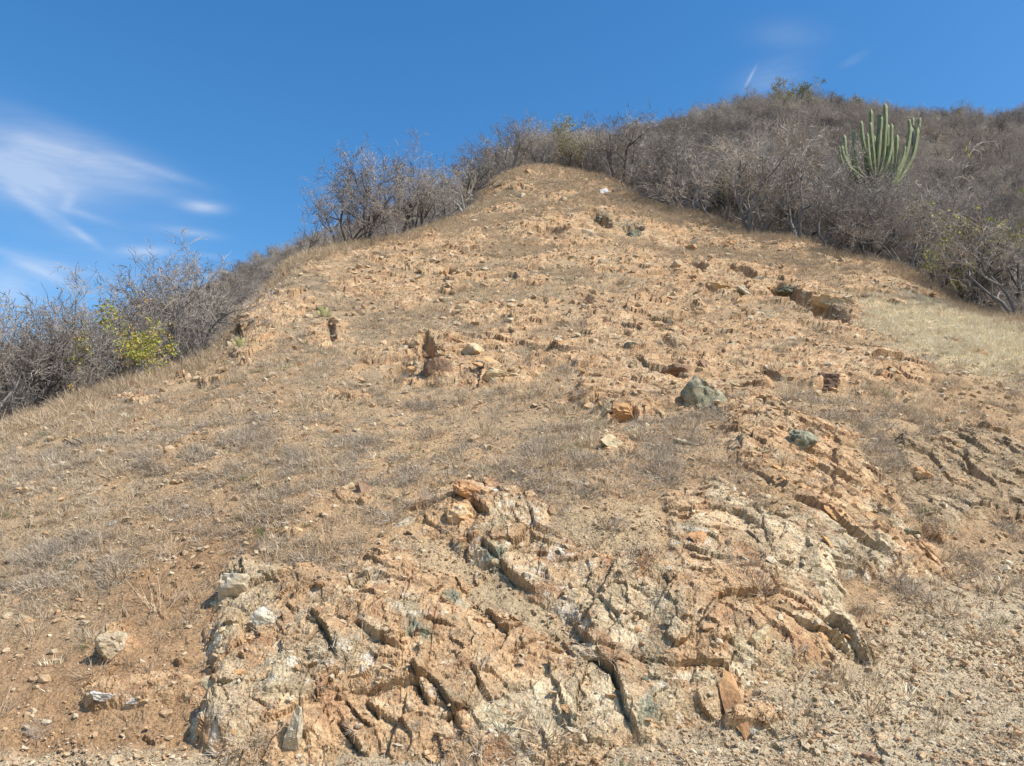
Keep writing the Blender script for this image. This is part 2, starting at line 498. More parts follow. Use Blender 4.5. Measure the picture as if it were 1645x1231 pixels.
HOLLOWS = [(880, 372, 30, 6, 5, .3), (1190, 440, 24, 5, 20, .3), (1120, 430, 16, 5, 40, .25), (1240, 600, 22, 5, 20, .2), (900, 520, 20, 5, 0, .2), (760, 545, 26, 5, 10, .25), (1400, 560, 24, 5, 15, .2), (620, 520, 18, 5, 0, .2), (1080, 610, 22, 5, 10, .2), (500, 600, 16, 4, 0, .12), (1150, 400, 22, 4, 10, .25),
           (1300, 492, 62, 9, 24, .5), (1250, 475, 22, 8, 20, .35), (965, 355, 20, 8, 35, .5), (1018, 371, 15, 6, 0, .55), (1122, 655, 10, 22, 0, .2),
           (1003, 672, 22, 8, 0, .25), (690, 578, 12, 20, -15, .4), (650, 598, 16, 12, 0, .3), (722, 436, 16, 5, 0, .25), (532, 530, 6, 20, -10, .25), (382, 540, 8, 18, 0, .3),
           (1385, 478, 12, 4, 0, .2), (1155, 472, 20, 5, 0, .2), (940, 480, 14, 5, 0, .2), (1070, 555, 14, 5, 30, .2), (1010, 540, 12, 5, 0, .2), (1290, 705, 14, 12, 0, .15), (1330, 625, 20, 6, 0, .2)]
for (cx, cy, rx, ry, ang, dep) in HOLLOWS:
    rx, ry, dep = rx * 1.25, ry * 1.35, dep * 1.35
    a_ = math.radians(ang); dx = px[idx] + nzB[idx] * 5 - cx; dy = py[idx] + nzB[idx] * 4 - cy
    x_ = (dx * math.cos(a_) + dy * math.sin(a_)) / rx; y_ = (-dx * math.sin(a_) + dy * math.cos(a_)) / ry
    rel -= dep * (1 - sstep(0.55, 1.0, np.sqrt(x_ * x_ + y_ * y_))) * vis[idx]
rockh = rel + bias
zs = (Y.reshape(-1) < 200) * sstep(5.0, 8.5, P[:, 1])
hs_, es_, cs_ = facet(P * 5.2, 55)
SOILD = zs * (0.10 * fbm(P * 0.7, 3, 3) + 0.035 * fbm(P * 3.1, 4, 3) + 0.022 * fbm(P * 11.0, 9, 2))
SOILD += (0.034 * hs_ * sstep(0.15, 0.9, nzA + 0.5)) * (Y.reshape(-1) < 70) * zs
SOILD[idx] -= 0.05 * big
kk_ = 0.012
carve = np.minimum(0, rel + 0.12)
SOILD[idx] += np.where(carve < -0.05, carve, 0)
dlt = rockh - SOILD[idx]
DSP = SOILD.copy()
DSP[idx] = np.where(dlt > kk_, rockh, np.where(dlt < -kk_, SOILD[idx], SOILD[idx] + (dlt + kk_) ** 2 / (4 * kk_)))
expo = sstep(-0.02, 0.03, dlt)
# erosion steps in the bare brown soil at the lower left
soilP = [(-40, 1260), (-40, 1040), (120, 1030), (215, 920), (300, 850), (420, 850), (380, 900), (345, 980), (335, 1200), (300, 1260)]
soilm = sstep(-60, 50, poly_sd(wx, wy, soilP)) * vis
bigr = (Y.reshape(-1) > 70) * (Y.reshape(-1) < 200)
DSP += bigr * 1.2 * fbm(P * 0.06, 13, 3)
P = P + N * DSP[:, None]
# rock pushes out a little downhill so that ledges overhang
push = np.zeros(len(P)); push[idx] = np.maximum(0, h2) * 0.03 * expo
P[:, 1] -= push

# ------------------------------------------------------------------ terrain colours (albedo)
def C(*a):
    return np.array(a, np.float32)


def mixc(a, b, w):
    return a * (1 - w[:, None]) + b * w[:, None]


nv = len(P)
n1 = fbm(P * 0.25, 101, 3); n2 = fbm(P * 1.6, 102, 4); n3 = fbm(P * 7.0, 103, 3)
TAN = C(0.375, 0.285, 0.195); ORG = C(0.42, 0.29, 0.18); GRY = C(0.32, 0.272, 0.215); BRN = C(0.31, 0.195, 0.115)
GRAVEL = C(0.44, 0.385, 0.30); STRAW = C(0.74, 0.64, 0.46); SAND = C(0.43, 0.355, 0.25); LITTER = C(0.17, 0.14, 0.118)
soil = np.repeat(TAN[None], nv, 0)
soil = mixc(soil, ORG, (0.2 + sstep(-0.2, 0.4, n2) * 0.6) * sstep(1300, 900, py))
soil = mixc(soil, GRY, sstep(-0.05, 0.4, n1 + 0.5 * n3) * 0.4)
soil = mixc(soil, BRN, 0.35 * sstep(0.0, 0.35, fbm(P * 0.45, 105, 3)))
soil = mixc(soil, BRN, soilm * (0.75 + 0.25 * np.clip(n2, -1, 1)))
leftw = sstep(420, 120, px) * vis * sstep(640, 760, py)
soil = mixc(soil, C(0.245, 0.19, 0.135), leftw * (1 - soilm) * 0.3)
gravm = sstep(-60, 60, poly_sd(wx, wy, [(1100, 1300), (1050, 1200), (1250, 1090), (1400, 1060), (1450, 960), (1700, 900), (1800, 1300)])) * vis
soil = mixc(soil, GRAVEL, gravm * 0.8)
gravb = sstep(1195, 1225, wy) * vis
soil = mixc(soil, GRAVEL, gravb * 0.7)
strawm = sstep(-25, 25, poly_sd(wx, wy, [(1390, 475), (1500, 490), (1660, 530), (1700, 600), (1560, 590), (1450, 560), (1380, 520)])) * vis
soil = mixc(soil, STRAW, strawm * 0.95)
orangeUp = vis * sstep(700, 500, py) * sstep(850, 1000, px) * sstep(1400, 1250, px) * 0.5 * sstep(-.2, .3, n2)
soil = mixc(soil, ORG, orangeUp)
soil = mixc(soil, SAND, hole * 0.6)
soil = mixc(soil, LITTER, behind * 1.0)
soil = soil * np.array([1.06, 1.0, 0.86]) * (1 + 0.2 * n3 + 0.1 * n2)[:, None]
# rock albedo by fracture block
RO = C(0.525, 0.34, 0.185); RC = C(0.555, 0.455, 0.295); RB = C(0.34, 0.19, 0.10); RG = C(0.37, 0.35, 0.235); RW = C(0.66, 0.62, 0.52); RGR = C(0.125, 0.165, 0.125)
rc = np.repeat(RO[None], len(idx), 0)
b1, b2, b3 = h01(c1, 11), h01(c2, 12), h01(c3, 13)
q1 = fbm(Qs * np.array([0.8, 2.3, 1.9]), 201, 4); q2 = fbm(Qs * np.array([2.2, 6.0, 5.0]), 202, 4); q3 = fbm(Q * np.array([5.0, 13.0, 12.0]), 203, 3)
lowr = sstep(760, 860, py[idx])
rc = mixc(rc, RC, np.clip(sstep(-0.1, 0.3, q1 + 0.4 * (b2 - .5)) * (0.28 + 0.17 * lowr), 0, 1))
rc = mixc(rc, RB, sstep(0.05, 0.35, q2 + 0.5 * (b2 - .6)) * 0.75)
rc = mixc(rc, RG, sstep(0.10, 0.4, q1 * 0.7 - q2 * 0.5 + 0.5 * (b1 - .5)) * 0.35 * (0.25 + 0.75 * lowr))
rc = mixc(rc, RW, sstep(0.22, 0.5, q3 * 0.6 + q1 * 0.5 + 0.25 * (b3 - .5)) * 0.5 * (0.15 + 0.85 * lowr))
PALE = [(1250, 870, 170, 55, 40), (930, 1150, 150, 70, 0), (1000, 1000, 90, 60, 60), (400, 960, 60, 70, 0), (380, 1140, 50, 80, 0), (1350, 980, 40, 80, -20)]
for (cx, cy, rx, ry, ang) in PALE:
    a = math.radians(ang); dx = px[idx] - cx; dy = py[idx] - cy
    x_ = dx * math.cos(a) + dy * math.sin(a); y_ = -dx * math.sin(a) + dy * math.cos(a)
    r = np.sqrt((x_ / rx) ** 2 + (y_ / ry) ** 2)
    rc = mixc(rc, RC * 1.08, (1 - sstep(0.5, 1.2, r + 0.4 * q2)) * 0.6)
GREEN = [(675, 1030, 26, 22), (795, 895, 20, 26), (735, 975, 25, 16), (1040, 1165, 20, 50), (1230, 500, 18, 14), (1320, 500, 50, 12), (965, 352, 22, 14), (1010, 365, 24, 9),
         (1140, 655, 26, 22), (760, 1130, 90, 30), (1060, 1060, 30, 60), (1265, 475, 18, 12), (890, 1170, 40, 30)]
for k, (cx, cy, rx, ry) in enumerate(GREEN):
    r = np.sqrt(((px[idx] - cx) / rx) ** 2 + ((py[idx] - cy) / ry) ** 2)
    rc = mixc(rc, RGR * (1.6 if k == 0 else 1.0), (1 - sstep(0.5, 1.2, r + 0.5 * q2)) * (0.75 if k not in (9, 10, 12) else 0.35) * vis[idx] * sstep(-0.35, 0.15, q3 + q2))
crag = masks['crag'][idx]
rc = mixc(rc, C(0.30, 0.235, 0.15), crag * 0.65)
rc = mixc(rc, RC * 1.1, sstep(0.25, 0.5, str_[:]) * 0.35)
rc = mixc(rc, RB, sstep(0.25, 0.5, -str_[:]) * 0.35)
rc *= (0.80 + 0.36 * b2 + 0.2 * (b3 - .5) + 0.22 * q3)[:, None]
rc *= (1 - 0.22 * (1 - sstep(0.0, 0.06, e2)) - 0.2 * (1 - sstep(0, 0.04, e1)) - 0.18 * (1 - sstep(0, 0.04, eb_)))[:, None]   # darker along the edges of the fracture blocks
colr = soil.copy()
wr = expo
colr[idx] = mixc(soil[idx], rc, wr)
colr = np.clip(colr, 0.01, 0.9)
print('terrain arrays', round(time.time() - T0, 1))

# ------------------------------------------------------------------ materials
def new_mat(name, rough=0.9, spec=0.2):
    m = bpy.data.materials.new(name)
    m.use_nodes = True
    nt = m.node_tree
    b = nt.nodes['Principled BSDF']
    b.inputs['Roughness'].default_value = rough
    b.inputs['Specular IOR Level'].default_value = spec
    return m, nt, b


def ramp(nt, stops, fac=None, interp='LINEAR'):
    r = nnew(nt, 'ShaderNodeValToRGB')
    r.color_ramp.interpolation = interp
    el = r.color_ramp.elements
    while len(el) < len(stops):
        el.new(0.5)
    for e, (p, c) in zip(el, stops):
        e.position = p; e.color = (*c, 1)
    if fac is not None:
        lk(nt, fac, r.inputs[0])
    return r


def noise(nt, scale, detail=4, rough=0.55, vec=None, dim='3D'):
    n = nnew(nt, 'ShaderNodeTexNoise')
    n.inputs['Scale'].default_value = scale
    n.inputs['Detail'].default_value = detail
    n.inputs['Roughness'].default_value = rough
    if vec is not None:
        lk(nt, vec, n.inputs['Vector'])
    return n


def mulcol(nt, a, b, fac=1.0):
    m = nnew(nt, 'ShaderNodeMix', data_type='RGBA', blend_type='MULTIPLY')
    m.inputs[0].default_value = fac
    lk(nt, a, m.inputs[6]); lk(nt, b, m.inputs[7])
    return m.outputs[2]


def make_ground_mat():
    m, nt, b = new_mat('ground_and_bedrock', 0.95, 0.12)
    at = nnew(nt, 'ShaderNodeAttribute', attribute_name='albedo')
    geo = nnew(nt, 'ShaderNodeNewGeometry')
    pos = geo.outputs['Position']
    na = noise(nt, 26, 5, 0.65, pos)
    ra = ramp(nt, [(0.28, (0.58, 0.53, 0.48)), (0.5, (1.0, 1.0, 1.0)), (0.74, (1.28, 1.26, 1.2))], na.outputs['Fac'])
    nb = noise(nt, 90, 3, 0.7, pos)
    rb = ramp(nt, [(0.3, (0.60, 0.58, 0.56)), (0.55, (1.03, 1.03, 1.03)), (0.75, (1.3, 1.3, 1.28))], nb.outputs['Fac'])
    c = mulcol(nt, at.outputs['Color'], ra.outputs[0]); c = mulcol(nt, c, rb.outputs[0])
    lk(nt, c, b.inputs['Base Color'])
    vor = nnew(nt, 'ShaderNodeTexVoronoi', feature='F1')
    vor.inputs['Scale'].default_value = 34
    lk(nt, pos, vor.inputs['Vector'])
    ad = nnew(nt, 'ShaderNodeMath', operation='MULTIPLY_ADD')
    lk(nt, vor.outputs['Distance'], ad.inputs[0]); ad.inputs[1].default_value = -0.6; lk(nt, na.outputs['Fac'], ad.inputs[2])
    bp = nnew(nt, 'ShaderNodeBump')
    bp.inputs['Strength'].default_value = 0.75
    bp.inputs['Distance'].default_value = 0.03
    lk(nt, ad.outputs[0], bp.inputs['Height'])
    lk(nt, bp.outputs[0], b.inputs['Normal'])
    return m


def make_rock_mat(name, stops, vein=None, scale=1.0):
    """angular rock: blotches of colour in world space, per-stone tint, fine grain and fractured relief"""
    m, nt, b = new_mat(name, 0.9, 0.15)
    geo = nnew(nt, 'ShaderNodeNewGeometry')
    oi = nnew(nt, 'ShaderNodeObjectInfo')
    tc = nnew(nt, 'ShaderNodeTexCoord')
    add = nnew(nt, 'ShaderNodeVectorMath', operation='ADD')
    sc = nnew(nt, 'ShaderNodeVectorMath', operation='SCALE')
    comb = nnew(nt, 'ShaderNodeCombineXYZ')
    lk(nt, oi.outputs['Random'], comb.inputs[0]); lk(nt, oi.outputs['Random'], comb.inputs[1])
    lk(nt, comb.outputs[0], sc.inputs[0]); sc.inputs['Scale'].default_value = 37.0
    lk(nt, geo.outputs['Position'], add.inputs[0]); lk(nt, sc.outputs[0], add.inputs[1])
    v = add.outputs[0]
    n = noise(nt, 2.6 * scale, 6, 0.62, v)
    # shift by the stone's own random number
    ma = nnew(nt, 'ShaderNodeMath', operation='MULTIPLY_ADD')
    lk(nt, oi.outputs['Random'], ma.inputs[0]); ma.inputs[1].default_value = 0.42; 
    sb = nnew(nt, 'ShaderNodeMath', operation='SUBTRACT')
    lk(nt, n.outputs['Fac'], sb.inputs[0]); sb.inputs[1].default_value = 0.21
    lk(nt, sb.outputs[0], ma.inputs[2])
    r = ramp(nt, stops, ma.outputs[0])
    g = noise(nt, 45, 4, 0.7, v)
    rg = ramp(nt, [(0.3, (0.68, 0.66, 0.64)), (0.52, (1, 1, 1)), (0.75, (1.25, 1.24, 1.2))], g.outputs['Fac'])
    c = mulcol(nt, r.outputs[0], rg.outputs[0])
    lk(nt, c, b.inputs['Base Color'])
    bp = nnew(nt, 'ShaderNodeBump')
    bp.inputs['Strength'].default_value = 0.7
    bp.inputs['Distance'].default_value = 0.03
    g2 = noise(nt, 14, 5, 0.65, v)
    lk(nt, g2.outputs['Fac'], bp.inputs['Height'])
    lk(nt, bp.outputs[0], b.inputs['Normal'])
    return m


M_GROUND = make_ground_mat()
M_ROCK = make_rock_mat('weathered_orange_rock', [(0.2, (0.367, 0.199, 0.098)), (0.38, (0.572, 0.320, 0.148)), (0.52, (0.605, 0.378, 0.184)), (0.64, (0.626, 0.466, 0.279)), (0.8, (0.410, 0.349, 0.213))])
M_STONE = make_rock_mat('loose_stone', [(0.12, (0.286, 0.184, 0.106)), (0.30, (0.488, 0.301, 0.162)), (0.5, (0.509, 0.373, 0.225)), (0.68, (0.551, 0.446, 0.297)), (0.86, (0.700, 0.601, 0.442))])
M_WHITE = make_rock_mat('white_crusted_rock', [(0.2, (0.30, 0.255, 0.19)), (0.45, (0.44, 0.395, 0.325)), (0.7, (0.54, 0.50, 0.43))], scale=2.5)
M_PALE = make_rock_mat('pale_cream_rock', [(0.25, (0.42, 0.32, 0.2)), (0.5, (0.55, 0.46, 0.32)), (0.75, (0.64, 0.58, 0.46))], scale=1.5)
M_DARK = make_rock_mat('dark_brown_rock', [(0.25, (0.163, 0.109, 0.074)), (0.5, (0.263, 0.167, 0.105)), (0.75, (0.375, 0.241, 0.158))])
M_GREEN = make_rock_mat('green_serpentine_rock', [(0.2, (0.09, 0.088, 0.06)), (0.4, (0.22, 0.215, 0.145)), (0.56, (0.40, 0.35, 0.235)), (0.7, (0.46, 0.32, 0.18)), (0.85, (0.20, 0.23, 0.165))], scale=3.5)


def flora_mat(name, stops, rough=0.9, transl=0.0, tip=None):
    m, nt, b = new_mat(name, rough, 0.1)
    oi = nnew(nt, 'ShaderNodeObjectInfo')
    geo = nnew(nt, 'ShaderNodeNewGeometry')
    n = noise(nt, 1.7, 3, 0.6, geo.outputs['Position'])
    isl = nnew(nt, 'ShaderNodeMath', operation='MULTIPLY_ADD')
    lk(nt, oi.outputs['Random'], isl.inputs[0]); isl.inputs[1].default_value = 0.5
    s2 = nnew(nt, 'ShaderNodeMath', operation='MULTIPLY')
    lk(nt, n.outputs['Fac'], s2.inputs[0]); s2.inputs[1].default_value = 0.25
    s3 = nnew(nt, 'ShaderNodeMath', operation='MULTIPLY_ADD')
    lk(nt, geo.outputs['Random Per Island'], s3.inputs[0]); s3.inputs[1].default_value = 0.3; lk(nt, s2.outputs[0], s3.inputs[2])
    lk(nt, s3.outputs[0], isl.inputs[2])
    r = ramp(nt, stops, isl.outputs[0])
    lk(nt, r.outputs[0], b.inputs['Base Color'])
    return m


M_BARK = flora_mat('grey_bark', [(0.15, (0.06, 0.052, 0.046)), (0.45, (0.125, 0.11, 0.10)), (0.8, (0.30, 0.275, 0.25))])
M_DEADWOOD = flora_mat('dark_dead_wood', [(0.2, (0.05, 0.042, 0.036)), (0.8, (0.12, 0.10, 0.085))])
M_TWIG = flora_mat('dry_twigs', [(0.15, (0.245, 0.204, 0.168)), (0.5, (0.385, 0.326, 0.268)), (0.85, (0.548, 0.469, 0.378))])
M_TWIGD = flora_mat('dark_twigs', [(0.15, (0.150, 0.127, 0.110)), (0.5, (0.250, 0.215, 0.184)), (0.85, (0.360, 0.312, 0.261))])
M_PALEBARK = flora_mat('silvery_bark', [(0.2, (0.22, 0.20, 0.18)), (0.8, (0.46, 0.43, 0.39))])
M_LEAFG = flora_mat('yellow_green_leaves', [(0.15, (0.135, 0.182, 0.036)), (0.5, (0.297, 0.325, 0.060)), (0.8, (0.540, 0.442, 0.072))])
M_LEAFO = flora_mat('orange_yellow_leaves', [(0.15, (0.312, 0.260, 0.048)), (0.5, (0.546, 0.416, 0.060)), (0.8, (0.650, 0.364, 0.072))])
M_LEAFD = flora_mat('olive_leaves', [(0.15, (0.14, 0.15, 0.065)), (0.5, (0.23, 0.23, 0.095)), (0.8, (0.33, 0.30, 0.14))])
M_LEAFT = flora_mat('dead_tan_leaves', [(0.15, (0.20, 0.15, 0.10)), (0.5, (0.32, 0.25, 0.17)), (0.8, (0.42, 0.35, 0.25))])
M_GRASS = flora_mat('dry_grass', [(0.12, (0.346, 0.258, 0.171)), (0.45, (0.497, 0.377, 0.248)), (0.85, (0.649, 0.497, 0.325))])
M_GREY = flora_mat('grey_dead_herbs', [(0.12, (0.281, 0.225, 0.167)), (0.45, (0.437, 0.353, 0.260)), (0.85, (0.582, 0.480, 0.352))])
M_STRAW = flora_mat('straw', [(0.12, (0.66, 0.57, 0.39)), (0.45, (0.77, 0.68, 0.48)), (0.85, (0.85, 0.77, 0.58))])
M_HERB = flora_mat('green_herbs', [(0.15, (0.10, 0.13, 0.05)), (0.5, (0.18, 0.21, 0.09)), (0.85, (0.30, 0.30, 0.16))])


# ------------------------------------------------------------------ mesh helpers
def mesh_np(name, V, F, mat, k=4, smooth=False):
    me = bpy.data.meshes.new(name)
    V = np.asarray(V, np.float32); F = np.asarray(F, np.int32)
    k = F.shape[1]
    me.vertices.add(len(V)); me.vertices.foreach_set('co', V.ravel())
    me.loops.add(F.size); me.loops.foreach_set('vertex_index', F.ravel())
    me.polygons.add(len(F))
    me.polygons.foreach_set('loop_start', np.arange(0, F.size, k, dtype=np.int32))
    me.polygons.foreach_set('use_smooth', np.full(len(F), smooth))
    me.update(calc_edges=True)
    if mat is not None:
        me.materials.append(mat)
    return me


def tag(o, label=None, cat=None, group=None, kind=None):
    if label: o['label'] = label
    if cat: o['category'] = cat
    if group: o['group'] = group
    if kind: o['kind'] = kind
    return o


def link(o, parent=None):
    COL.objects.link(o)
    if parent is not None:
        o.parent = parent
    return o


def obj(name, me, parent=None):
    return link(bpy.data.objects.new(name, me), parent)


def empty(name, loc=(0, 0, 0), rz=0.0):
    o = bpy.data.objects.new(name, None)
    o.empty_display_size = 0.2
    o.location = loc; o.rotation_euler = (0, 0, rz)
    return link(o)


def put_albedo(me, cols):
    a = me.color_attributes.new('albedo', 'FLOAT_COLOR', 'POINT')
    rgba = np.ones((len(cols), 4), np.float32); rgba[:, :3] = cols
    a.data.foreach_set('color', rgba.ravel())


# ------------------------------------------------------------------ terrain objects
ii, jj = np.meshgrid(np.arange(NU - 1), np.arange(NY - 1), indexing='ij')
a = (ii * NY + jj).ravel()
F = np.stack([a, a + NY, a + NY + 1, a + 1], 1)
owner = np.zeros(nv, np.int32)
onames = list(OUTCROPS)
for k, nme in enumerate(onames):
    m = masks[nme] * (1 - hole if nme == 'front' else 1)
    owner[m > 0.5] = k + 1
fo = owner[F[:, 0]]
FG = fo.reshape(NU - 1, NY - 1)
for k in range(1, len(onames) + 1):      # keep one connected sheet per outcrop, crumbs go back to the hillside
    cells_ = set(map(tuple, np.argwhere(FG == k)))
    comps = []
    while cells_:
        st = [cells_.pop()]; comp = []
        while st:
            c_ = st.pop(); comp.append(c_)
            for q_ in ((c_[0] + 1, c_[1]), (c_[0] - 1, c_[1]), (c_[0], c_[1] + 1), (c_[0], c_[1] - 1)):
                if q_ in cells_:
                    cells_.remove(q_); st.append(q_)
        comps.append(comp)
    comps.sort(key=len, reverse=True)
    for comp in comps[1:]:
        for c_ in comp:
            FG[c_] = 0
fo = FG.ravel()
OUTLABEL = {
    'front': ('rock_outcrop', 'large fractured orange and cream bedrock outcrop filling the bottom centre of the slope'),
    'ridge': ('rock_outcrop', 'rust-orange rock rib running down to the right above the big front outcrop'),
    'crag': ('rock_outcrop', 'dark olive-brown craggy rock bank at the right edge of the hill'),
    'middle': ('rock_outcrop', 'broken orange rock field in the middle of the slope left of the green pointed boulder'),
    'upper': ('rock_outcrop', 'orange ledge with a dark green recess below the pale straw grass patch'),
    'summit': ('rock_outcrop', 'small orange ledge with green hollows near the top of the bare ridge'),
    'left': ('rock_outcrop', 'orange rock with a dark brown vertical face standing left of centre'),
    'shoulder': ('rock_outcrop', 'eroded earthy rock edge on the left shoulder of the hill'),
}


def sub_mesh(name, sel):
    f = F[sel]
    used, inv = np.unique(f, return_inverse=True)
    me = mesh_np(name, P[used], inv.reshape(-1, 4), M_GROUND)
    put_albedo(me, colr[used])
    return me


hill = obj('hillside', sub_mesh('hillside', fo == 0))
tag(hill, 'dry stony hillside of tan soil and gravel', kind='structure')
OUT = {}
for k, nme in enumerate(onames):
    me = sub_mesh('rock_outcrop', fo == k + 1)
    o = obj('rock_outcrop', me)
    tag(o, OUTLABEL[nme][1], 'rock outcrop', 'bedrock outcrops on the hillside')
    OUT[nme] = o
# ground beyond and behind the hill
g = 3000
V = [(-g, -g, -0.4), (g, -g, -0.4), (g, g, -0.4), (-g, g, -0.4)]
me = mesh_np('ground', V, [(0, 1, 2, 3)], M_GROUND)
put_albedo(me, np.repeat(TAN[None] * 0.8, 4, 0))
tag(obj('ground', me), 'flat gravelly ground below the hill', kind='structure')
print('terrain built', round(time.time() - T0, 1), nv)

# ------------------------------------------------------------------ picking places on the slope
PX, PY, FW = project(P)
TTd = ((P[:, 2] - CAMZ) / P[:, 1]).reshape(NU, NY)
Ygrid = P[:, 1].reshape(NU, NY)
Ng = P.reshape(NU, NY, 3)
tU = np.gradient(Ng, axis=0); tY = np.gradient(Ng, axis=1)


def smooth_normals():
    n = np.cross(tU, tY)
    n /= np.linalg.norm(n, axis=2, keepdims=True) + 1e-12
    return n.reshape(-1, 3)


NN = smooth_normals()
# nearest vertex buffer at half photo resolution
BW, BH = 823, 616
inb = (PX > 0) & (PX < 1644) & (PY > 0) & (PY < 1230) & (P[:, 1] > 2)
cand = np.where(inb)[0]
bx = (PX[cand] / 2).astype(int); by = (PY[cand] / 2).astype(int)
order = np.argsort(-FW[cand])
BUF = np.full((BH, BW), -1, np.int64)
BUF[by[order], bx[order]] = cand[order]


def at(px, py):
    """terrain vertex seen at a pixel of the photograph"""
    x, y = int(px / 2), int(py / 2)
    for r in range(0, 12):
        y0, y1, x0, x1 = max(0, y - r), min(BH, y + r + 1), max(0, x - r), min(BW, x + r + 1)
        w = BUF[y0:y1, x0:x1]
        w = w[w >= 0]
        if len(w):
            return int(w[np.argmin(FW[w])])
    return None


def spot(px, py):
    k = at(px, py)
    if k is None:
        raise ValueError('no ground at %s %s' % (px, py))
    return Vector(P[k]), Vector(N[k])


def ground_z(x, y):
    u = x / y
    i = int(np.clip(np.searchsorted(us, u), 1, NU - 1)); j = int(np.clip(np.searchsorted(ys, y), 1, NY - 1))
    return float(min(Ng[i, j, 2], Ng[i - 1, j, 2], Ng[i, j - 1, 2]))


# ------------------------------------------------------------------ rocks
def ico(sub):
    bm = bmesh.new()
    bmesh.ops.create_icosphere(bm, subdivisions=sub, radius=1.0)
    V = np.array([v.co[:] for v in bm.verts]); F = np.array([[v.index for v in f.verts] for f in bm.faces])
    bm.free()
    return V, F


ICO = {s: ico(s) for s in (1, 2, 3, 4, 5)}


def rock_mesh(name, seed, dims, sub, mat, cuts=9, rough=0.05, depth=0.72):
    rg = np.random.default_rng(seed)
    V, Fc = ICO[sub]
    V = V.copy()
    for c in range(cuts):
        n = rg.normal(size=3); n /= np.linalg.norm(n)
        if c < 3:
            n = np.eye(3)[c] * rg.choice([-1, 1]) + rg.normal(size=3) * 0.25; n /= np.linalg.norm(n)
        d = rg.uniform(0.35, depth)
        ex = np.maximum(0, V @ n - d)
        V -= ex[:, None] * n
    if sub >= 3 and rough > 0:
        nn = V / (np.linalg.norm(V, axis=1, keepdims=True) + 1e-9)
        h, e, _ = facet(V * 2.2 + seed, seed)
        V += nn * (0.10 * h - 0.06 * (1 - sstep(0, 0.12, e)))[:, None]
        if sub >= 4:
            h, e, _ = facet(V * 6 + seed, seed + 1)
            V += nn * (0.035 * h)[:, None]
        V += nn * (rough * fbm(V * 3.5 + seed, seed, 3))[:, None]
    V *= np.array(dims) * 0.5 / 0.75
    return mesh_np(name, V, Fc, mat)


def place_rock(o, p, n, yaw, sink, tilt=(0, 0), conform=0.6):
    up = Vector((0, 0, 1)).lerp(n, conform).normalized()
    q = up.to_track_quat('Z', 'Y') @ Euler((tilt[0], tilt[1], yaw)).to_quaternion()
    o.location = p - up * sink
    o.rotation_euler = q.to_euler()


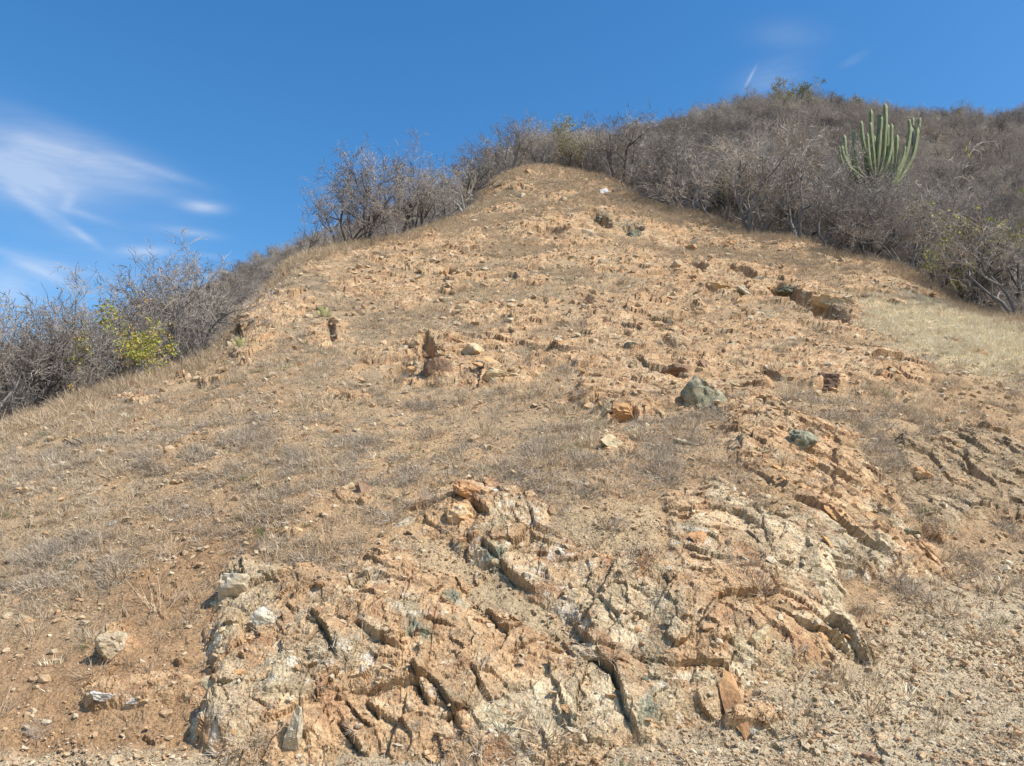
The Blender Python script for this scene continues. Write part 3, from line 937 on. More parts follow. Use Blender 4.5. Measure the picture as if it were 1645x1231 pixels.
# named boulders: px, py(foot), width px, (dims ratio x,y,z), material, yaw, tilt, label
BOULD = [
    (1140, 662, 84, (.8, .75, 1.15), M_GREEN, 0.3, (0.1, -0.3), 'pointed greenish boulder with a dark left face in the middle right of the slope'),
    (1003, 672, 56, (1, .8, .75), M_ROCK, 0.2, (0, 0.1), 'rough honeycombed orange rock with a dark hollow at its foot'),
    (950, 660, 34, (1, .7, .45), M_ROCK, 0.1, (0.2, 0.3), 'small orange slab overhanging a shadow left of the hollowed rock'),
    (985, 722, 52, (1, .7, .7), M_ROCK, 0.5, (0.1, -0.4), 'layered orange rock in the grey grass above the front outcrop'),
    (1106, 718, 44, (1, .8, .55), M_PALE, 0.1, (0, 0.1), 'yellowish blocky stone standing on the pale grass below the green boulder'),
    (1045, 722, 24, (1, .8, .5), M_PALE, 0.4, (0, 0), 'small cream stone left of the yellowish block'),
    (1328, 618, 42, (1, .8, .7), M_DARK, 0.4, (0, 0), 'dark brown rounded rock right of centre with a shaded underside'),
    (1381, 634, 32, (1, .8, .5), M_ROCK, 0.9, (0, 0), 'jagged grey-brown rock just right of the dark rounded rock'),
    (1131, 592, 26, (1, .9, .8), M_DARK, 0.4, (0, 0), 'small round dark stone above the pointed green boulder'),
    (1089, 606, 72, (1, .7, .4), M_DARK, 0.0, (0, 0), 'flat reddish-brown rock slab above the pointed green boulder'),
    (1158, 468, 52, (1, .7, .55), M_ROCK, 0.25, (0, 0.25), 'wide angular orange block with a dark left face on the upper slope'),
    (1196, 474, 30, (1, .7, .65), M_PALE, 0.3, (0, 0.3), 'smaller angular block right of the wide orange block'),
    (1382, 482, 26, (1, .8, .5), M_DARK, 0.2, (0, 0.2), 'brown block at the right end of the green recess'),
    (637, 850, 50, (1, .5, .28), M_PALE, 0.15, (0.1, -0.45), 'pale tilted slab casting a dark shadow at the top left of the front outcrop'),
    (618, 842, 30, (1, .5, .25), M_ROCK, 0.2, (0.1, -0.4), 'thin shaded slab tucked behind the pale tilted slab'),
    (178, 844, 34, (1, .7, .4), M_WHITE, 0.2, (0, -0.2), 'white crusted rock lying on the left slope, lower of two'),
    (184, 812, 26, (1, .6, .3), M_WHITE, 0.2, (0, -0.2), 'white crusted rock lying on the left slope, upper of two'),
    (101, 749, 22, (1, .8, .6), M_PALE, 0.2, (0, 0), 'pale rounded stone near the left edge of the slope'),
    (44, 775, 24, (1, .8, .6), M_PALE, 0.2, (0, 0), 'tan blocky stone at the far left of the slope'),
    (188, 1036, 46, (1, .9, .85), M_PALE, 0.5, (0.1, 0.1), 'pale boulder bulging from the brown soil at lower left'),
    (160, 1122, 34, (1, .7, .5), M_WHITE, 0.3, (0, 0), 'whitish knobbly rock on the brown soil at lower left'),
    (215, 1126, 20, (1, .8, .6), M_WHITE, 0.8, (0, 0), 'small white stone right of the knobbly whitish rock'),
    (918, 778, 26, (1, .6, .3), M_WHITE, 0.1, (0, 0), 'white flat stone in the grass above the front outcrop'),
    (945, 780, 20, (1, .6, .3), M_WHITE, 0.6, (0, 0), 'small white stone right of the white flat stone'),
    (470, 1205, 66, (.55, .5, 1.6), M_PALE, 0.1, (0.15, 0.12), 'tall orange-stained slab leaning at the lower left foot of the outcrop'),
    (385, 948, 70, (.9, .8, 1.0), M_PALE, 0.3, (0.1, 0.1), 'cream and olive boulder at the upper left corner of the outcrop'),
    (1234, 1124, 36, (1, .7, .5), M_GREEN, 0.3, (0, 0), 'dark greenish stone on the gravel right of the outcrop'),
    (1340, 1204, 30, (1, .8, .7), M_PALE, 0.4, (0, 0), 'square tan stone on the gravel at lower right'),
    (1398, 1228, 44, (1, .8, .5), M_DARK, 0.4, (0, 0), 'dark pitted stone cut by the bottom edge of the view'),
    (1205, 1180, 22, (1, .8, .6), M_WHITE, 0.4, (0, 0), 'pale grey stone on gravel near the bottom'),
    (1216, 1040, 62, (1, .6, 1.1), M_ROCK, 0.4, (0.3, 0.1), 'smooth-faced brown block set into the right side of the outcrop'),
    (1122, 872, 44, (1, .8, .75), M_ROCK, 0.4, (0, 0), 'rounded orange boulder above the right side of the outcrop'),
    (762, 800, 60, (1, .7, .4), M_ROCK, 0.2, (0.2, 0.55), 'tilted reddish slab forming the peak of the front outcrop'),
    (745, 835, 50, (1, .8, .7), M_ROCK, 0.9, (0.2, 0.2), 'blocky pinkish rock just under the peak of the front outcrop'),
    (797, 905, 46, (1, .5, .6), M_GREEN, 0.5, (0.2, 0.6), 'dark blue-green rock wedge in the front outcrop'),
    (810, 930, 40, (1, .6, .5), M_PALE, 0.5, (0.2, 0.5), 'cream rock wedge below the blue-green wedge'),
    (725, 455, 20, (1, .7, .4), M_PALE, 0.2, (0, 0), 'small pale slab on the upper left slope'),
    (708, 436, 30, (1, .7, .45), M_ROCK, 0.5, (0, -0.1), 'grey-tan rock with dark underside on the upper left slope'),
    (738, 458, 18, (1, .6, .35), M_PALE, 0.1, (0, -0.2), 'pale flat stone below the grey-tan rock on the upper left slope'),
    (655, 630, 30, (1, .7, .5), M_PALE, 0.2, (0, 0), 'pale flat rock over a shaded gap below the dark brush'),
    (697, 602, 58, (.75, .6, 1.15), M_DARK, 0.2, (0.1, 0.1), 'upright dark brown rock face left of centre above the dry brush'),
    (765, 578, 66, (1, .7, .5), M_ROCK, 0.1, (0, 0.15), 'orange block beside the upright dark brown face'),
    (815, 612, 84, (1, .7, .35), M_ROCK, 0.3, (0, 0.1), 'low smooth orange rock right of the brown face'),
    (524, 562, 26, (.6, .5, 1.5), M_ROCK, 0.2, (0, 0.1), 'narrow rock pillar on the left slope with a prickly pear above'),
    (1350, 500, 80, (1, .5, .35), M_ROCK, -0.1, (0.1, 0.35), 'long orange ledge roofing the green recess'),
    (1262, 470, 40, (1, .6, .5), M_GREEN, 0.1, (0, 0.3), 'green rock at the upper end of the green recess'),
    (1282, 712, 46, (1, .8, .8), M_GREEN, 0.1, (0.1, 0.1), 'pale green and cream angular rock on the rust-orange rib'),
    (1020, 380, 26, (1, .8, .7), M_GREEN, 0.1, (0, 0), 'dark green hollowed rock near the ridge top, right of two'),
    (962, 358, 26, (1, .8, .8), M_GREEN, 0.6, (0, 0), 'dark green rock near the ridge top, left of two'),
    (880, 365, 44, (1, .7, .5), M_ROCK, 0.1, (0, 0), 'tan-orange knob of rock at the left of the summit ledge'),
    (858, 284, 44, (1, .7, .3), M_ROCK, 0.1, (0, 0), 'flat cream-orange rock on the very top of the bare ridge'),
    (1180, 395, 26, (1, .7, .6), M_ROCK, 0.1, (0, 0), 'small orange outcrop knob in the upper right grass band'),
    (1010, 560, 30, (1, .7, .5), M_GREEN, 0.1, (0, 0), 'small dark green rock in the middle orange rock field'),
    (950, 490, 30, (1, .7, .6), M_DARK, 0.1, (0, 0.2), 'brown notched rock at the top of the middle rock field'),
    (1460, 860, 34, (1, .8, .8), M_GREEN, 0.4, (0, 0), 'mottled grey-green rock at the lower right end of the rust-orange rib'),
    (1480, 770, 60, (1, .7, .6), M_ROCK, 0.4, (0.1, 0.3), 'rust-brown slab at the left end of the craggy bank'),
    (430, 1000, 46, (1, .7, .9), M_PALE, 0.7, (0.2, 0), 'greyish bulging rock on the left side of the outcrop'),
]
for k, (bx_, by_, w, ratio, mat, yaw, tilt, lab) in enumerate(BOULD):
    p, n = spot(bx_, by_ - w * 0.2)
    d = p.y * CP + (p.z - CAMZ) * SP
    s = w / FPX * d
    r = np.array(ratio, float)
    me = rock_mesh('boulder', 500 + k, r * s, 4, mat, cuts=10)
    o = obj('boulder', me)
    place_rock(o, p, n, yaw, s * 0.14, tilt, 0.35)
    tag(o, lab, 'boulder', 'notable rocks on the slope')

# rock pieces that are parts of the outcrops
SLABS = [rock_mesh('rock_slab', 900 + k, (1.0, random.uniform(.45, .7), random.uniform(.25, .5)), 3, M_ROCK, cuts=11, depth=0.6) for k in range(9)]
SLABS_G = [rock_mesh('rock_slab', 930 + k, (1.0, .6, .45), 3, M_GREEN, cuts=11, depth=0.6) for k in range(3)]
SLABS_D = [rock_mesh('rock_slab', 950 + k, (1.0, .6, .45), 3, M_DARK, cuts=11, depth=0.6) for k in range(3)]
SLABS_P = [rock_mesh('rock_slab', 960 + k, (1.0, .55, .45), 3, M_PALE, cuts=11, depth=0.6) for k in range(4)]


def slabs_on(name, count, lo, hi, meshes, box=None, sink=0.12):
    m = masks[name] * (1 - hole)
    w = np.where((m > 0.6) & inb & ((PX > 330) | (PY < 850)))[0]
    if box is not None:
        x0, y0, x1, y1 = box
        w = w[(PX[w] > x0) & (PX[w] < x1) & (PY[w] > y0) & (PY[w] < y1)]
    if not len(w):
        return
    pick = RNG.choice(w, min(count, len(w)), replace=False)
    for k in pick:
        s = lo * (hi / lo) ** (RNG.random() ** 1.6)
        o = obj('rock_slab', meshes[RNG.integers(len(meshes))], OUT[name])
        # long axis along the strata
        Nn = Vector(N[k]); X = Vector(la) + Vector(RNG.normal(size=3)) * 0.22; X = (X - Nn * X.dot(Nn) * 0.85).normalized()
        Zd = (Nn + Vector(RNG.normal(size=3)) * 0.22); Zd = (Zd - X * Zd.dot(X)).normalized()
        Yd = Zd.cross(X)
        o.rotation_euler = Matrix((X, Yd, Zd)).transposed().to_euler()
        o.location = Vector(P[k]) - Nn * s * (sink + 0.04)
        o.scale = (s, s * RNG.uniform(.6, 1.0), s * RNG.uniform(.5, .9))


slabs_on('front', 110, 0.08, 0.34, SLABS)
slabs_on('front', 45, 0.10, 0.36, SLABS_P)
slabs_on('front', 50, 0.35, 0.75, SLABS + SLABS_P[:1], sink=0.2)
slabs_on('ridge', 20, 0.35, 0.8, SLABS + SLABS_P[:2], sink=0.16)
slabs_on('front', 12, 0.10, 0.28, SLABS_G)
slabs_on('ridge', 40, 0.12, 0.5, SLABS)
slabs_on('ridge', 12, 0.12, 0.35, SLABS_P)
slabs_on('crag', 35, 0.15, 0.5, SLABS_D + SLABS[:2])
slabs_on('middle', 60, 0.16, 0.65, SLABS)
slabs_on('middle', 10, 0.15, 0.4, SLABS_P)
slabs_on('upper', 40, 0.2, 0.8, SLABS)
slabs_on('upper', 12, 0.3, 0.8, SLABS_G, (1240, 470, 1360, 525))
slabs_on('summit', 35, 0.2, 0.8, SLABS)
slabs_on('summit', 6, 0.3, 0.7, SLABS_G, (940, 340, 1030, 385))
slabs_on('left', 25, 0.2, 0.8, SLABS)
slabs_on('left', 5, 0.3, 0.7, SLABS_D, (668, 540, 720, 600))
slabs_on('shoulder', 20, 0.2, 0.6, SLABS + SLABS_D)
masks['slope'] = np.maximum(brk, patch) * (1 - rockm)
OUT['slope'] = hill
slabs_on('slope', 230, 0.14, 0.85, SLABS + SLABS_P[:2] + SLABS_D[:1])

# loose stones: the largest as parts of the hillside, the rest as gravel
STONES = []
for k in range(10):
    rg = np.random.default_rng(40 + k)
    bm = bmesh.new()
    for q in range(16):
        v = rg.normal(size=3); v /= np.linalg.norm(v)
        v = np.clip(v, -0.75, 0.75) * np.array([1, rg.uniform(.6, .9), rg.uniform(.35, .7)]) * 0.62
        bm.verts.new(v)
    r = bmesh.ops.convex_hull(bm, input=bm.verts[:])
    bmesh.ops.delete(bm, geom=[x for x in bm.verts if not x.link_faces], context='VERTS')
    me = bpy.data.meshes.new('stone'); bm.to_mesh(me); bm.free()
    me.materials.append(M_STONE)
    STONES.append(me)
LST = []
near_v = np.where(inb & vis & (hole < 0.5) & (P[:, 1] < 62))[0]
wgt = 0.45 + 0.15 * brk[near_v] + 0.8 * gravm[near_v] + 0.2 * patch[near_v] + 0.15 * sstep(700, 600, PY[near_v]) - 0.25 * strawm[near_v]
wgt = np.clip(wgt * (0.6 + 0.9 * np.clip(nzC[near_v] + 0.4, 0, 1)), 0.02, None)
pick = RNG.choice(near_v, 290, replace=False, p=wgt / wgt.sum())
for k in pick:
    d = FW[k]
    spx = 9 + 17 * RNG.random() ** 2.6
    s = float(np.clip(spx / FPX * d, 0.05, 0.7))
    o = obj('stone', STONES[RNG.integers(10)], hill)
    place_rock(o, Vector(P[k]), Vector(N[k]), RNG.uniform(0, 6.28), -s * 0.05, (RNG.normal() * .25, RNG.normal() * .25), 0.5)
    o.scale = (s, s * RNG.uniform(.8, 1.1), s * RNG.uniform(.7, 1.2))


# ------------------------------------------------------------------ scatter by geometry nodes (stuff)
PROTO = {}


def proto(me):
    if me.name not in PROTO:
        PROTO[me.name] = bpy.data.objects.new('shape_' + me.name, me)
    return PROTO[me.name]


def scatter(name, label, meshes, pts, rot, scl, cat=None, parent=None):
    me = bpy.data.meshes.new(name)
    me.vertices.add(len(pts)); me.vertices.foreach_set('co', np.asarray(pts, np.float32).ravel())
    for nm, arr in (('rot', rot), ('scl', scl)):
        at_ = me.attributes.new(nm, 'FLOAT_VECTOR', 'POINT'); at_.data.foreach_set('vector', np.asarray(arr, np.float32).ravel())
    at_ = me.attributes.new('pick', 'INT', 'POINT'); at_.data.foreach_set('value', RNG.integers(0, len(meshes), len(pts)).astype(np.int32))
    o = obj(name, me, parent)
    tag(o, label, cat, kind='stuff')
    ng = bpy.data.node_groups.new(name, 'GeometryNodeTree')
    ng.interface.new_socket('Geometry', in_out='INPUT', socket_type='NodeSocketGeometry')
    ng.interface.new_socket('Geometry', in_out='OUTPUT', socket_type='NodeSocketGeometry')
    gi = ng.nodes.new('NodeGroupInput'); go = ng.nodes.new('NodeGroupOutput')
    iop = ng.nodes.new('GeometryNodeInstanceOnPoints')
    jg = ng.nodes.new('GeometryNodeJoinGeometry')
    for m in reversed(meshes):
        oi = ng.nodes.new('GeometryNodeObjectInfo')
        oi.inputs['Object'].default_value = proto(m)
        oi.inputs['As Instance'].default_value = True
        ng.links.new(oi.outputs['Geometry'], jg.inputs[0])
    ng.links.new(gi.outputs[0], iop.inputs['Points'])
    ng.links.new(jg.outputs[0], iop.inputs['Instance'])
    iop.inputs['Pick Instance'].default_value = True

    def attr(nm, typ):
        a = ng.nodes.new('GeometryNodeInputNamedAttribute'); a.data_type = typ
        a.inputs['Name'].default_value = nm
        return a.outputs['Attribute']
    ng.links.new(attr('pick', 'INT'), iop.inputs['Instance Index'])
    e2r = ng.nodes.new('FunctionNodeEulerToRotation')
    ng.links.new(attr('rot', 'FLOAT_VECTOR'), e2r.inputs[0])
    ng.links.new(e2r.outputs[0], iop.inputs['Rotation'])
    ng.links.new(attr('scl', 'FLOAT_VECTOR'), iop.inputs['Scale'])
    ng.links.new(iop.outputs[0], go.inputs[0])
    md = o.modifiers.new('scatter', 'NODES'); md.node_group = ng
    return o


def eul(n, tilt):
    return np.stack([RNG.normal(0, tilt, n), RNG.normal(0, tilt, n), RNG.uniform(0, 6.28, n)], 1)


# gravel: power-law stones, seen at 1.5 to 9 px
M_PEB = M_STONE
gv = np.where((P[:, 1] > 5) & (P[:, 1] < 60) & vis & (np.abs(P[:, 0] / P[:, 1]) < 0.68))[0]
wg = 0.30 + 1.5 * gravm[gv] + 1.0 * gravb[gv] + 0.9 * hole[gv] + 0.05 * brk[gv] + 0.05 * patch[gv] - 0.1 * rock_all[gv] + 0.10 * sstep(750, 500, PY[gv])
wg = np.clip(wg * (0.45 + 1.2 * np.clip(n2[gv] + 0.35, 0, 1)), 0.03, None)
NG = 75000
k = RNG.choice(gv, NG, p=wg / wg.sum())
spx = np.where(hole[k] > .5, 1.7, 1.9) * (1 - RNG.random(NG)) ** (-0.46)
spx = np.minimum(spx, np.where(hole[k] > .5, 9, 14))
s = np.clip(spx / FPX * FW[k], 0.012, 0.30)
pts = P[k] + RNG.normal(0, 1, (NG, 3)) * np.array([0.02, 0.02, 0]) + N[k] * (s * 0.1)[:, None]
scatter('gravel', 'loose gravel and small angular stones strewn over the slope', STONES, pts, eul(NG, 0.4), np.stack([s, s * RNG.uniform(.7, 1.1, NG), s * RNG.uniform(.6, 1.2, NG)], 1))
print('rocks', round(time.time() - T0, 1))


# ------------------------------------------------------------------ grass tufts
def tuft_mesh(name, seed, blades, h, spread, lean, width, mat, curl=0.35, segs=2):
    rg = np.random.default_rng(seed)
    V, Fq = [], []
    for b in range(blades):
        az = rg.uniform(0, 6.28); r = spread * math.sqrt(rg.random()) * .5
        p = np.array([math.cos(az) * r, math.sin(az) * r, -0.03])
        d = np.array([math.cos(az) * lean * rg.uniform(.2, 1.3) + rg.normal() * .25, math.sin(az) * lean * rg.uniform(.2, 1.3) + rg.normal() * .25, 1.0]); d /= np.linalg.norm(d)
        L = h * rg.uniform(.4, 1.1)
        sd = np.cross(d, rg.normal(size=3)); sd /= np.linalg.norm(sd) + 1e-9
        w = width * rg.uniform(.6, 1.3)
        i0 = len(V)
        for s_ in range(segs + 1):
            f = s_ / segs
            ww = w * (1 - f * .75)
            V.append(p - sd * ww); V.append(p + sd * ww)
            d = d + rg.normal(size=3) * curl * .5 + np.array([0, 0, -curl * .3]); d /= np.linalg.norm(d)
            p = p + d * L / segs
        for s_ in range(segs):
            q = i0 + s_ * 2
            Fq.append((q, q + 1, q + 3, q + 2))
    return mesh_np(name, V, Fq, mat)


TG = [tuft_mesh('grass_tuft', 10 + k, 46, 0.22, 0.16, 0.7, 0.0028, M_GRASS) for k in range(5)]
TH = [tuft_mesh('herb_tuft', 30 + k, 70, 0.15, 0.24, 1.3, 0.0030, M_GREY, curl=0.9, segs=3) for k in range(5)]
TS = [tuft_mesh('straw_tuft', 50 + k, 46, 0.13, 0.26, 1.0, 0.005, M_STRAW) for k in range(3)]
TN = [tuft_mesh('green_tuft', 60 + k, 50, 0.13, 0.15, 1.0, 0.004, M_HERB, curl=0.6) for k in range(3)]
TB = [tuft_mesh('brown_tuft', 70 + k, 60, 0.34, 0.26, 0.8, 0.0045, M_GRASS, curl=0.5) for k in range(3)]


def area_pick(weight, n, ymax=64, umax=0.7):
    """vertices drawn by surface area times weight"""
    sel = np.where((P[:, 1] > 6.9) & (P[:, 1] < ymax) & (np.abs(P[:, 0] / P[:, 1]) < umax) & vis)[0]
    y = P[sel, 1]
    cell = y * y * np.where(y < 16, 0.86 / 430, 1.386 / 400)
    w = cell * np.clip(weight[sel], 0, None)
    return RNG.choice(sel, n, p=w / w.sum())


def tufts(name, label, meshes, k, lo, hi, far=0.0):
    n = len(k)
    s = RNG.uniform(lo, hi, n) * (1 + far * np.clip(P[k, 1] / 40, 0, 1))
    pts = P[k] + RNG.normal(0, 1, (n, 3)) * (P[k, 1] * 0.0012)[:, None] * np.array([1, 1, 0]) - np.array([0, 0, 0.01])
    return scatter(name, label, meshes, pts, eul(n, 0.2), np.stack([s, s, s * RNG.uniform(.7, 1.2, n)], 1))


clump = sstep(-0.1, 0.3, fbm(P * 0.8, 301, 3)) * (0.15 + sstep(0.02, 0.16, fbm(P * 2.4, 303, 2)))
clump2 = (0.25 + 0.75 * sstep(-0.1, 0.3, fbm(P * 0.55, 311, 3))) * (0.04 + sstep(0.08, 0.2, fbm(P * 2.9, 313, 2)))
bare = np.clip(soilm * 0.93 + gravm * 0.75 + gravb * 0.6 + hole * .95, 0, 1)
vegw = (1 - 0.92 * sstep(0.3, 0.7, rock_all)) * (1 - bare)
SADDLE = sstep(-20, 20, poly_sd(wx, wy, [(620, 850), (740, 765), (900, 690), (1150, 690), (1090, 790), (1060, 870), (930, 890), (880, 800), (760, 770), (650, 860), (560, 920), (440, 900), (420, 870)])) * vis
grassband = sstep(-8, 8, poly_sd(wx, wy, [(700, 400), (900, 385), (1100, 385), (1400, 430), (1380, 450), (1200, 420), (950, 400), (700, 430)])) * vis
topband = sstep(-8, 8, poly_sd(wx, wy, [(700, 365), (800, 300), (1000, 280), (1130, 345), (1200, 375), (1100, 365), (900, 335), (780, 375)])) * vis
DARKL = sstep(-30, 30, poly_sd(wx, wy, [(-50, 830), (120, 830), (260, 860), (180, 960), (100, 1020), (-50, 1030)])) * vis
vegw = vegw * (1 - 0.9 * strawm)
k = area_pick(vegw * (0.12 + 0.9 * clump + 0.9 * topband + 0.9 * grassband + 0.2 * DARKL), 9500)
tufts('dry_grass', 'short dry tan grass growing over the hillside', TG, k, 0.6, 1.25)
k = area_pick(vegw * (0.03 + 1.0 * clump2 + 0.15 * SADDLE + (0.8 * SADDLE + 0.4 * DARKL) * clump2), 11000)
tufts('grey_herbs', 'low grey dead herbs matted on the stony slope', TH, k, 0.6, 1.4)
# extra near ones: the near slope is seen closest
k = area_pick(vegw * (0.02 + clump2 + SADDLE * 0.2 + (SADDLE + 0.5 * DARKL) * 1.2 * clump2), 2800, ymax=16)
tufts('dead_herb_mats', 'mats of grey dead herbs on the near slope and above the front outcrop', TH, k, 0.6, 1.5)
k = area_pick(strawm + 0.03 * vegw * clump, 4200)
tufts('straw_grass', 'pale straw-coloured grass patch on the right shoulder', TS, k, 0.6, 1.3)
k = area_pick(vegw * (0.1 + clump), 900)
tufts('green_herbs', 'small dull green herbs scattered over the slope', TN, k, 0.5, 1.3)
edge = np.exp(-((Y.reshape(-1) / np.repeat(ysil, NY) - 0.96) / 0.04) ** 2)
k = area_pick((edge + 0.02) * (1 - 0.6 * rock_all), 5000)
tufts('edge_grass', 'taller dry grass along the skyline edge of the bare slope', TB, k, 0.6, 1.3)


# ------------------------------------------------------------------ trees
def tubes(polys, sides_of):
    """polys: list of (points, radii) -> V, F (quads)"""
    V, Fq = [], []
    for pts, rad in polys:
        sides = sides_of(rad[0])
        base = len(V)
        d = pts[1] - pts[0]
        ref = np.array([0, 0, 1.0]) if abs(d[2]) < 0.9 * np.linalg.norm(d) else np.array([1.0, 0, 0])
        for i_, (p, r) in enumerate(zip(pts, rad)):
            d = pts[min(i_ + 1, len(pts) - 1)] - pts[max(i_ - 1, 0)]
            d = d / (np.linalg.norm(d) + 1e-9)
            x = np.cross(ref, d); x /= np.linalg.norm(x) + 1e-9
            y = np.cross(d, x)
            for s_ in range(sides):
                an = 6.2832 * s_ / sides
                V.append(p + (x * math.cos(an) + y * math.sin(an)) * r)
        for i_ in range(len(pts) - 1):
            for s_ in range(sides):
                a0 = base + i_ * sides + s_; a1 = base + i_ * sides + (s_ + 1) % sides
                Fq.append((a0, a1, a1 + sides, a0 + sides))
    return V, Fq


def grow_tree(seed, height=4.5, stems=3, kids=(5, 5, 5, 4), lean=0.45, wig=0.28, trunk_r=0.07, twig_r=0.006, bias=(0, 0)):
    rg = np.random.default_rng(seed)
    out = [[], [], [], [], []]

    def branch(p, d, L, r, lv):
        nseg = (5, 4, 3, 3, 2)[lv]
        pts = [p]; rad = [r]
        dirs = []
        for s_ in range(nseg):
            d = d + rg.normal(size=3) * wig * (0.7 + 0.25 * lv) + np.array([0, 0, 0.10 if lv < 4 else 0.03])
            d = d / np.linalg.norm(d)
            p = p + d * L / nseg
            pts.append(p); dirs.append(d)
            rad.append(max(twig_r * .6, r * (1 - 0.75 * (s_ + 1) / nseg)))
        out[lv].append((pts, rad))
        if lv >= 4 or lv >= len(kids):
            return
        for c in range(kids[lv] + int(rg.integers(-1, 2))):
            f = rg.uniform(0.30, 1.0) if lv else rg.uniform(0.35, 1.0)
            i_ = min(int(f * nseg), nseg - 1)
            t = f * nseg - i_
            q = pts[i_] * (1 - t) + pts[i_ + 1] * t
            dd = dirs[i_]
            rnd = rg.normal(size=3); rnd -= dd * rnd.dot(dd); rnd /= np.linalg.norm(rnd) + 1e-9
            ang = rg.uniform(0.4, 1.05)
            nd = dd * math.cos(ang) + rnd * math.sin(ang)
            rr = max(twig_r, rad[i_] * rg.uniform(.5, .8))
            branch(q, nd, L * rg.uniform(.42, .72), rr, lv + 1)
    for s_ in range(stems):
        az = 6.28 * (s_ + rg.random() * .7) / stems
        d = np.array([math.cos(az) * lean * rg.uniform(.5, 1.3) + bias[0], math.sin(az) * lean * rg.uniform(.5, 1.3) + bias[1], 1.0]); d /= np.linalg.norm(d)
        branch(np.array([math.cos(az), math.sin(az), 0]) * trunk_r * .6 + np.array([0, 0, -0.25]), d, height * rg.uniform(.5, .68), trunk_r * rg.uniform(.7, 1.1), 0)
    return out


def leaves_mesh(name, out, seed, per, size, mat, lv=(3, 4), clump=0.5, thin=1.0):
    rg = np.random.default_rng(seed)
    V, Fq = [], []
    for l in lv:
        for pts, rad in out[l]:
            c = pts[-1]
            if vnoise(np.array([c * 1.1 + seed]), seed)[0] < clump - 1 + 0.0:
                continue
            if rg.random() > thin:
                continue
            for q in range(per):
                f = rg.random()
                p = pts[0] * (1 - f) + pts[-1] * f + rg.normal(size=3) * size * 1.6
                a_ = rg.normal(size=3); a_ /= np.linalg.norm(a_)
                b_ = np.cross(a_, rg.normal(size=3)); b_ /= np.linalg.norm(b_) + 1e-9
                s_ = size * rg.uniform(.6, 1.3)
                i0 = len(V)
                V += [p - a_ * s_, p + b_ * s_ * .5, p + a_ * s_, p - b_ * s_ * .5]
                Fq.append((i0, i0 + 1, i0 + 2, i0 + 3))
    return mesh_np(name, V, Fq, mat)


def tree_parts(seed, bark, twig, leaf=None, **kw):
    out = grow_tree(seed, **kw)
    V, Fq = tubes(out[0] + out[1], lambda r: 6 if r > .03 else 4)
    tr = mesh_np('trunk', V, Fq, bark, smooth=True)
    V, Fq = tubes(out[2] + out[3] + out[4], lambda r: 3)
    cr = mesh_np('crown', V, Fq, twig)
    res = [('trunk', tr), ('crown', cr)]
    if leaf:
        lm, per, size, lvs, cl, thin = leaf
        res.append(('foliage', leaves_mesh('foliage', out, seed, per, size, lm, lvs, cl, thin)))
    return res


def place_tree(parts, p, scale, yaw, label, group, tilt=(0, 0), name='dry_tree', cat='tree', zs_=1.0):
    root = empty(name, p, yaw)
    root.rotation_euler = (tilt[0], tilt[1], yaw)
    root.scale = (scale, scale, scale * zs_)
    for nm, me in parts:
        obj(nm, me, root)
    tag(root, label, cat, group)
    return root


BARE = [tree_parts(100 + k, M_BARK, M_TWIG if k % 3 else M_TWIGD, height=4.6, stems=(2, 3, 3, 4)[k % 4], lean=0.5, kids=(5, 5, 5, 4) if k % 2 else (5, 4, 4, 3), trunk_r=0.10 if k % 2 else 0.13, twig_r=0.009 if k % 2 else 0.012) for k in range(6)]
THIN = [tree_parts(200 + k, M_BARK, M_TWIGD, height=5.0, stems=2, lean=0.3, kids=(5, 4, 4, 3), trunk_r=0.12, twig_r=0.011, wig=0.35) for k in range(3)]
TANT = [tree_parts(300 + k, M_BARK, M_TWIG, leaf=(M_LEAFT, 1, 0.035, (3, 4), 1.0, 0.35), height=4.4, stems=3, lean=0.5, kids=(5, 5, 5, 3), trunk_r=0.07, twig_r=0.008) for k in range(2)]
GREENT = [tree_parts(400 + k, M_BARK, M_TWIG, leaf=(M_LEAFD, 6, 0.065, (3, 4), 1.0, 0.85), height=4.4, stems=3, lean=0.5, kids=(5, 5, 4, 3), trunk_r=0.07, twig_r=0.008) for k in range(2)]
YELT = tree_parts(450, M_BARK, M_TWIG, leaf=(M_LEAFG, 5, 0.06, (3, 4), 1.0, 0.85), height=3.4, stems=4, lean=0.6, kids=(5, 5, 4, 3), trunk_r=0.05, twig_r=0.007)
ORGL = leaves_mesh('blossom_leaves', grow_tree(450, height=3.4, stems=4, lean=0.6, kids=(5, 5, 4, 3), trunk_r=0.05, twig_r=0.007), 451, 3, 0.05, M_LEAFO, (4,), 1.0, 0.35)
print('tree shapes', round(time.time() - T0, 1))


def col_place(px, back, hpx):
    """a point just behind the slope's edge in photo column px; back = distance factor"""
    u, _ = ray_ut(px, 400)
    y = float(ysil_at(u)) * back
    x = u * y
    z = ground_z(x, y)
    return Vector((x, y, z)), hpx / FPX * y


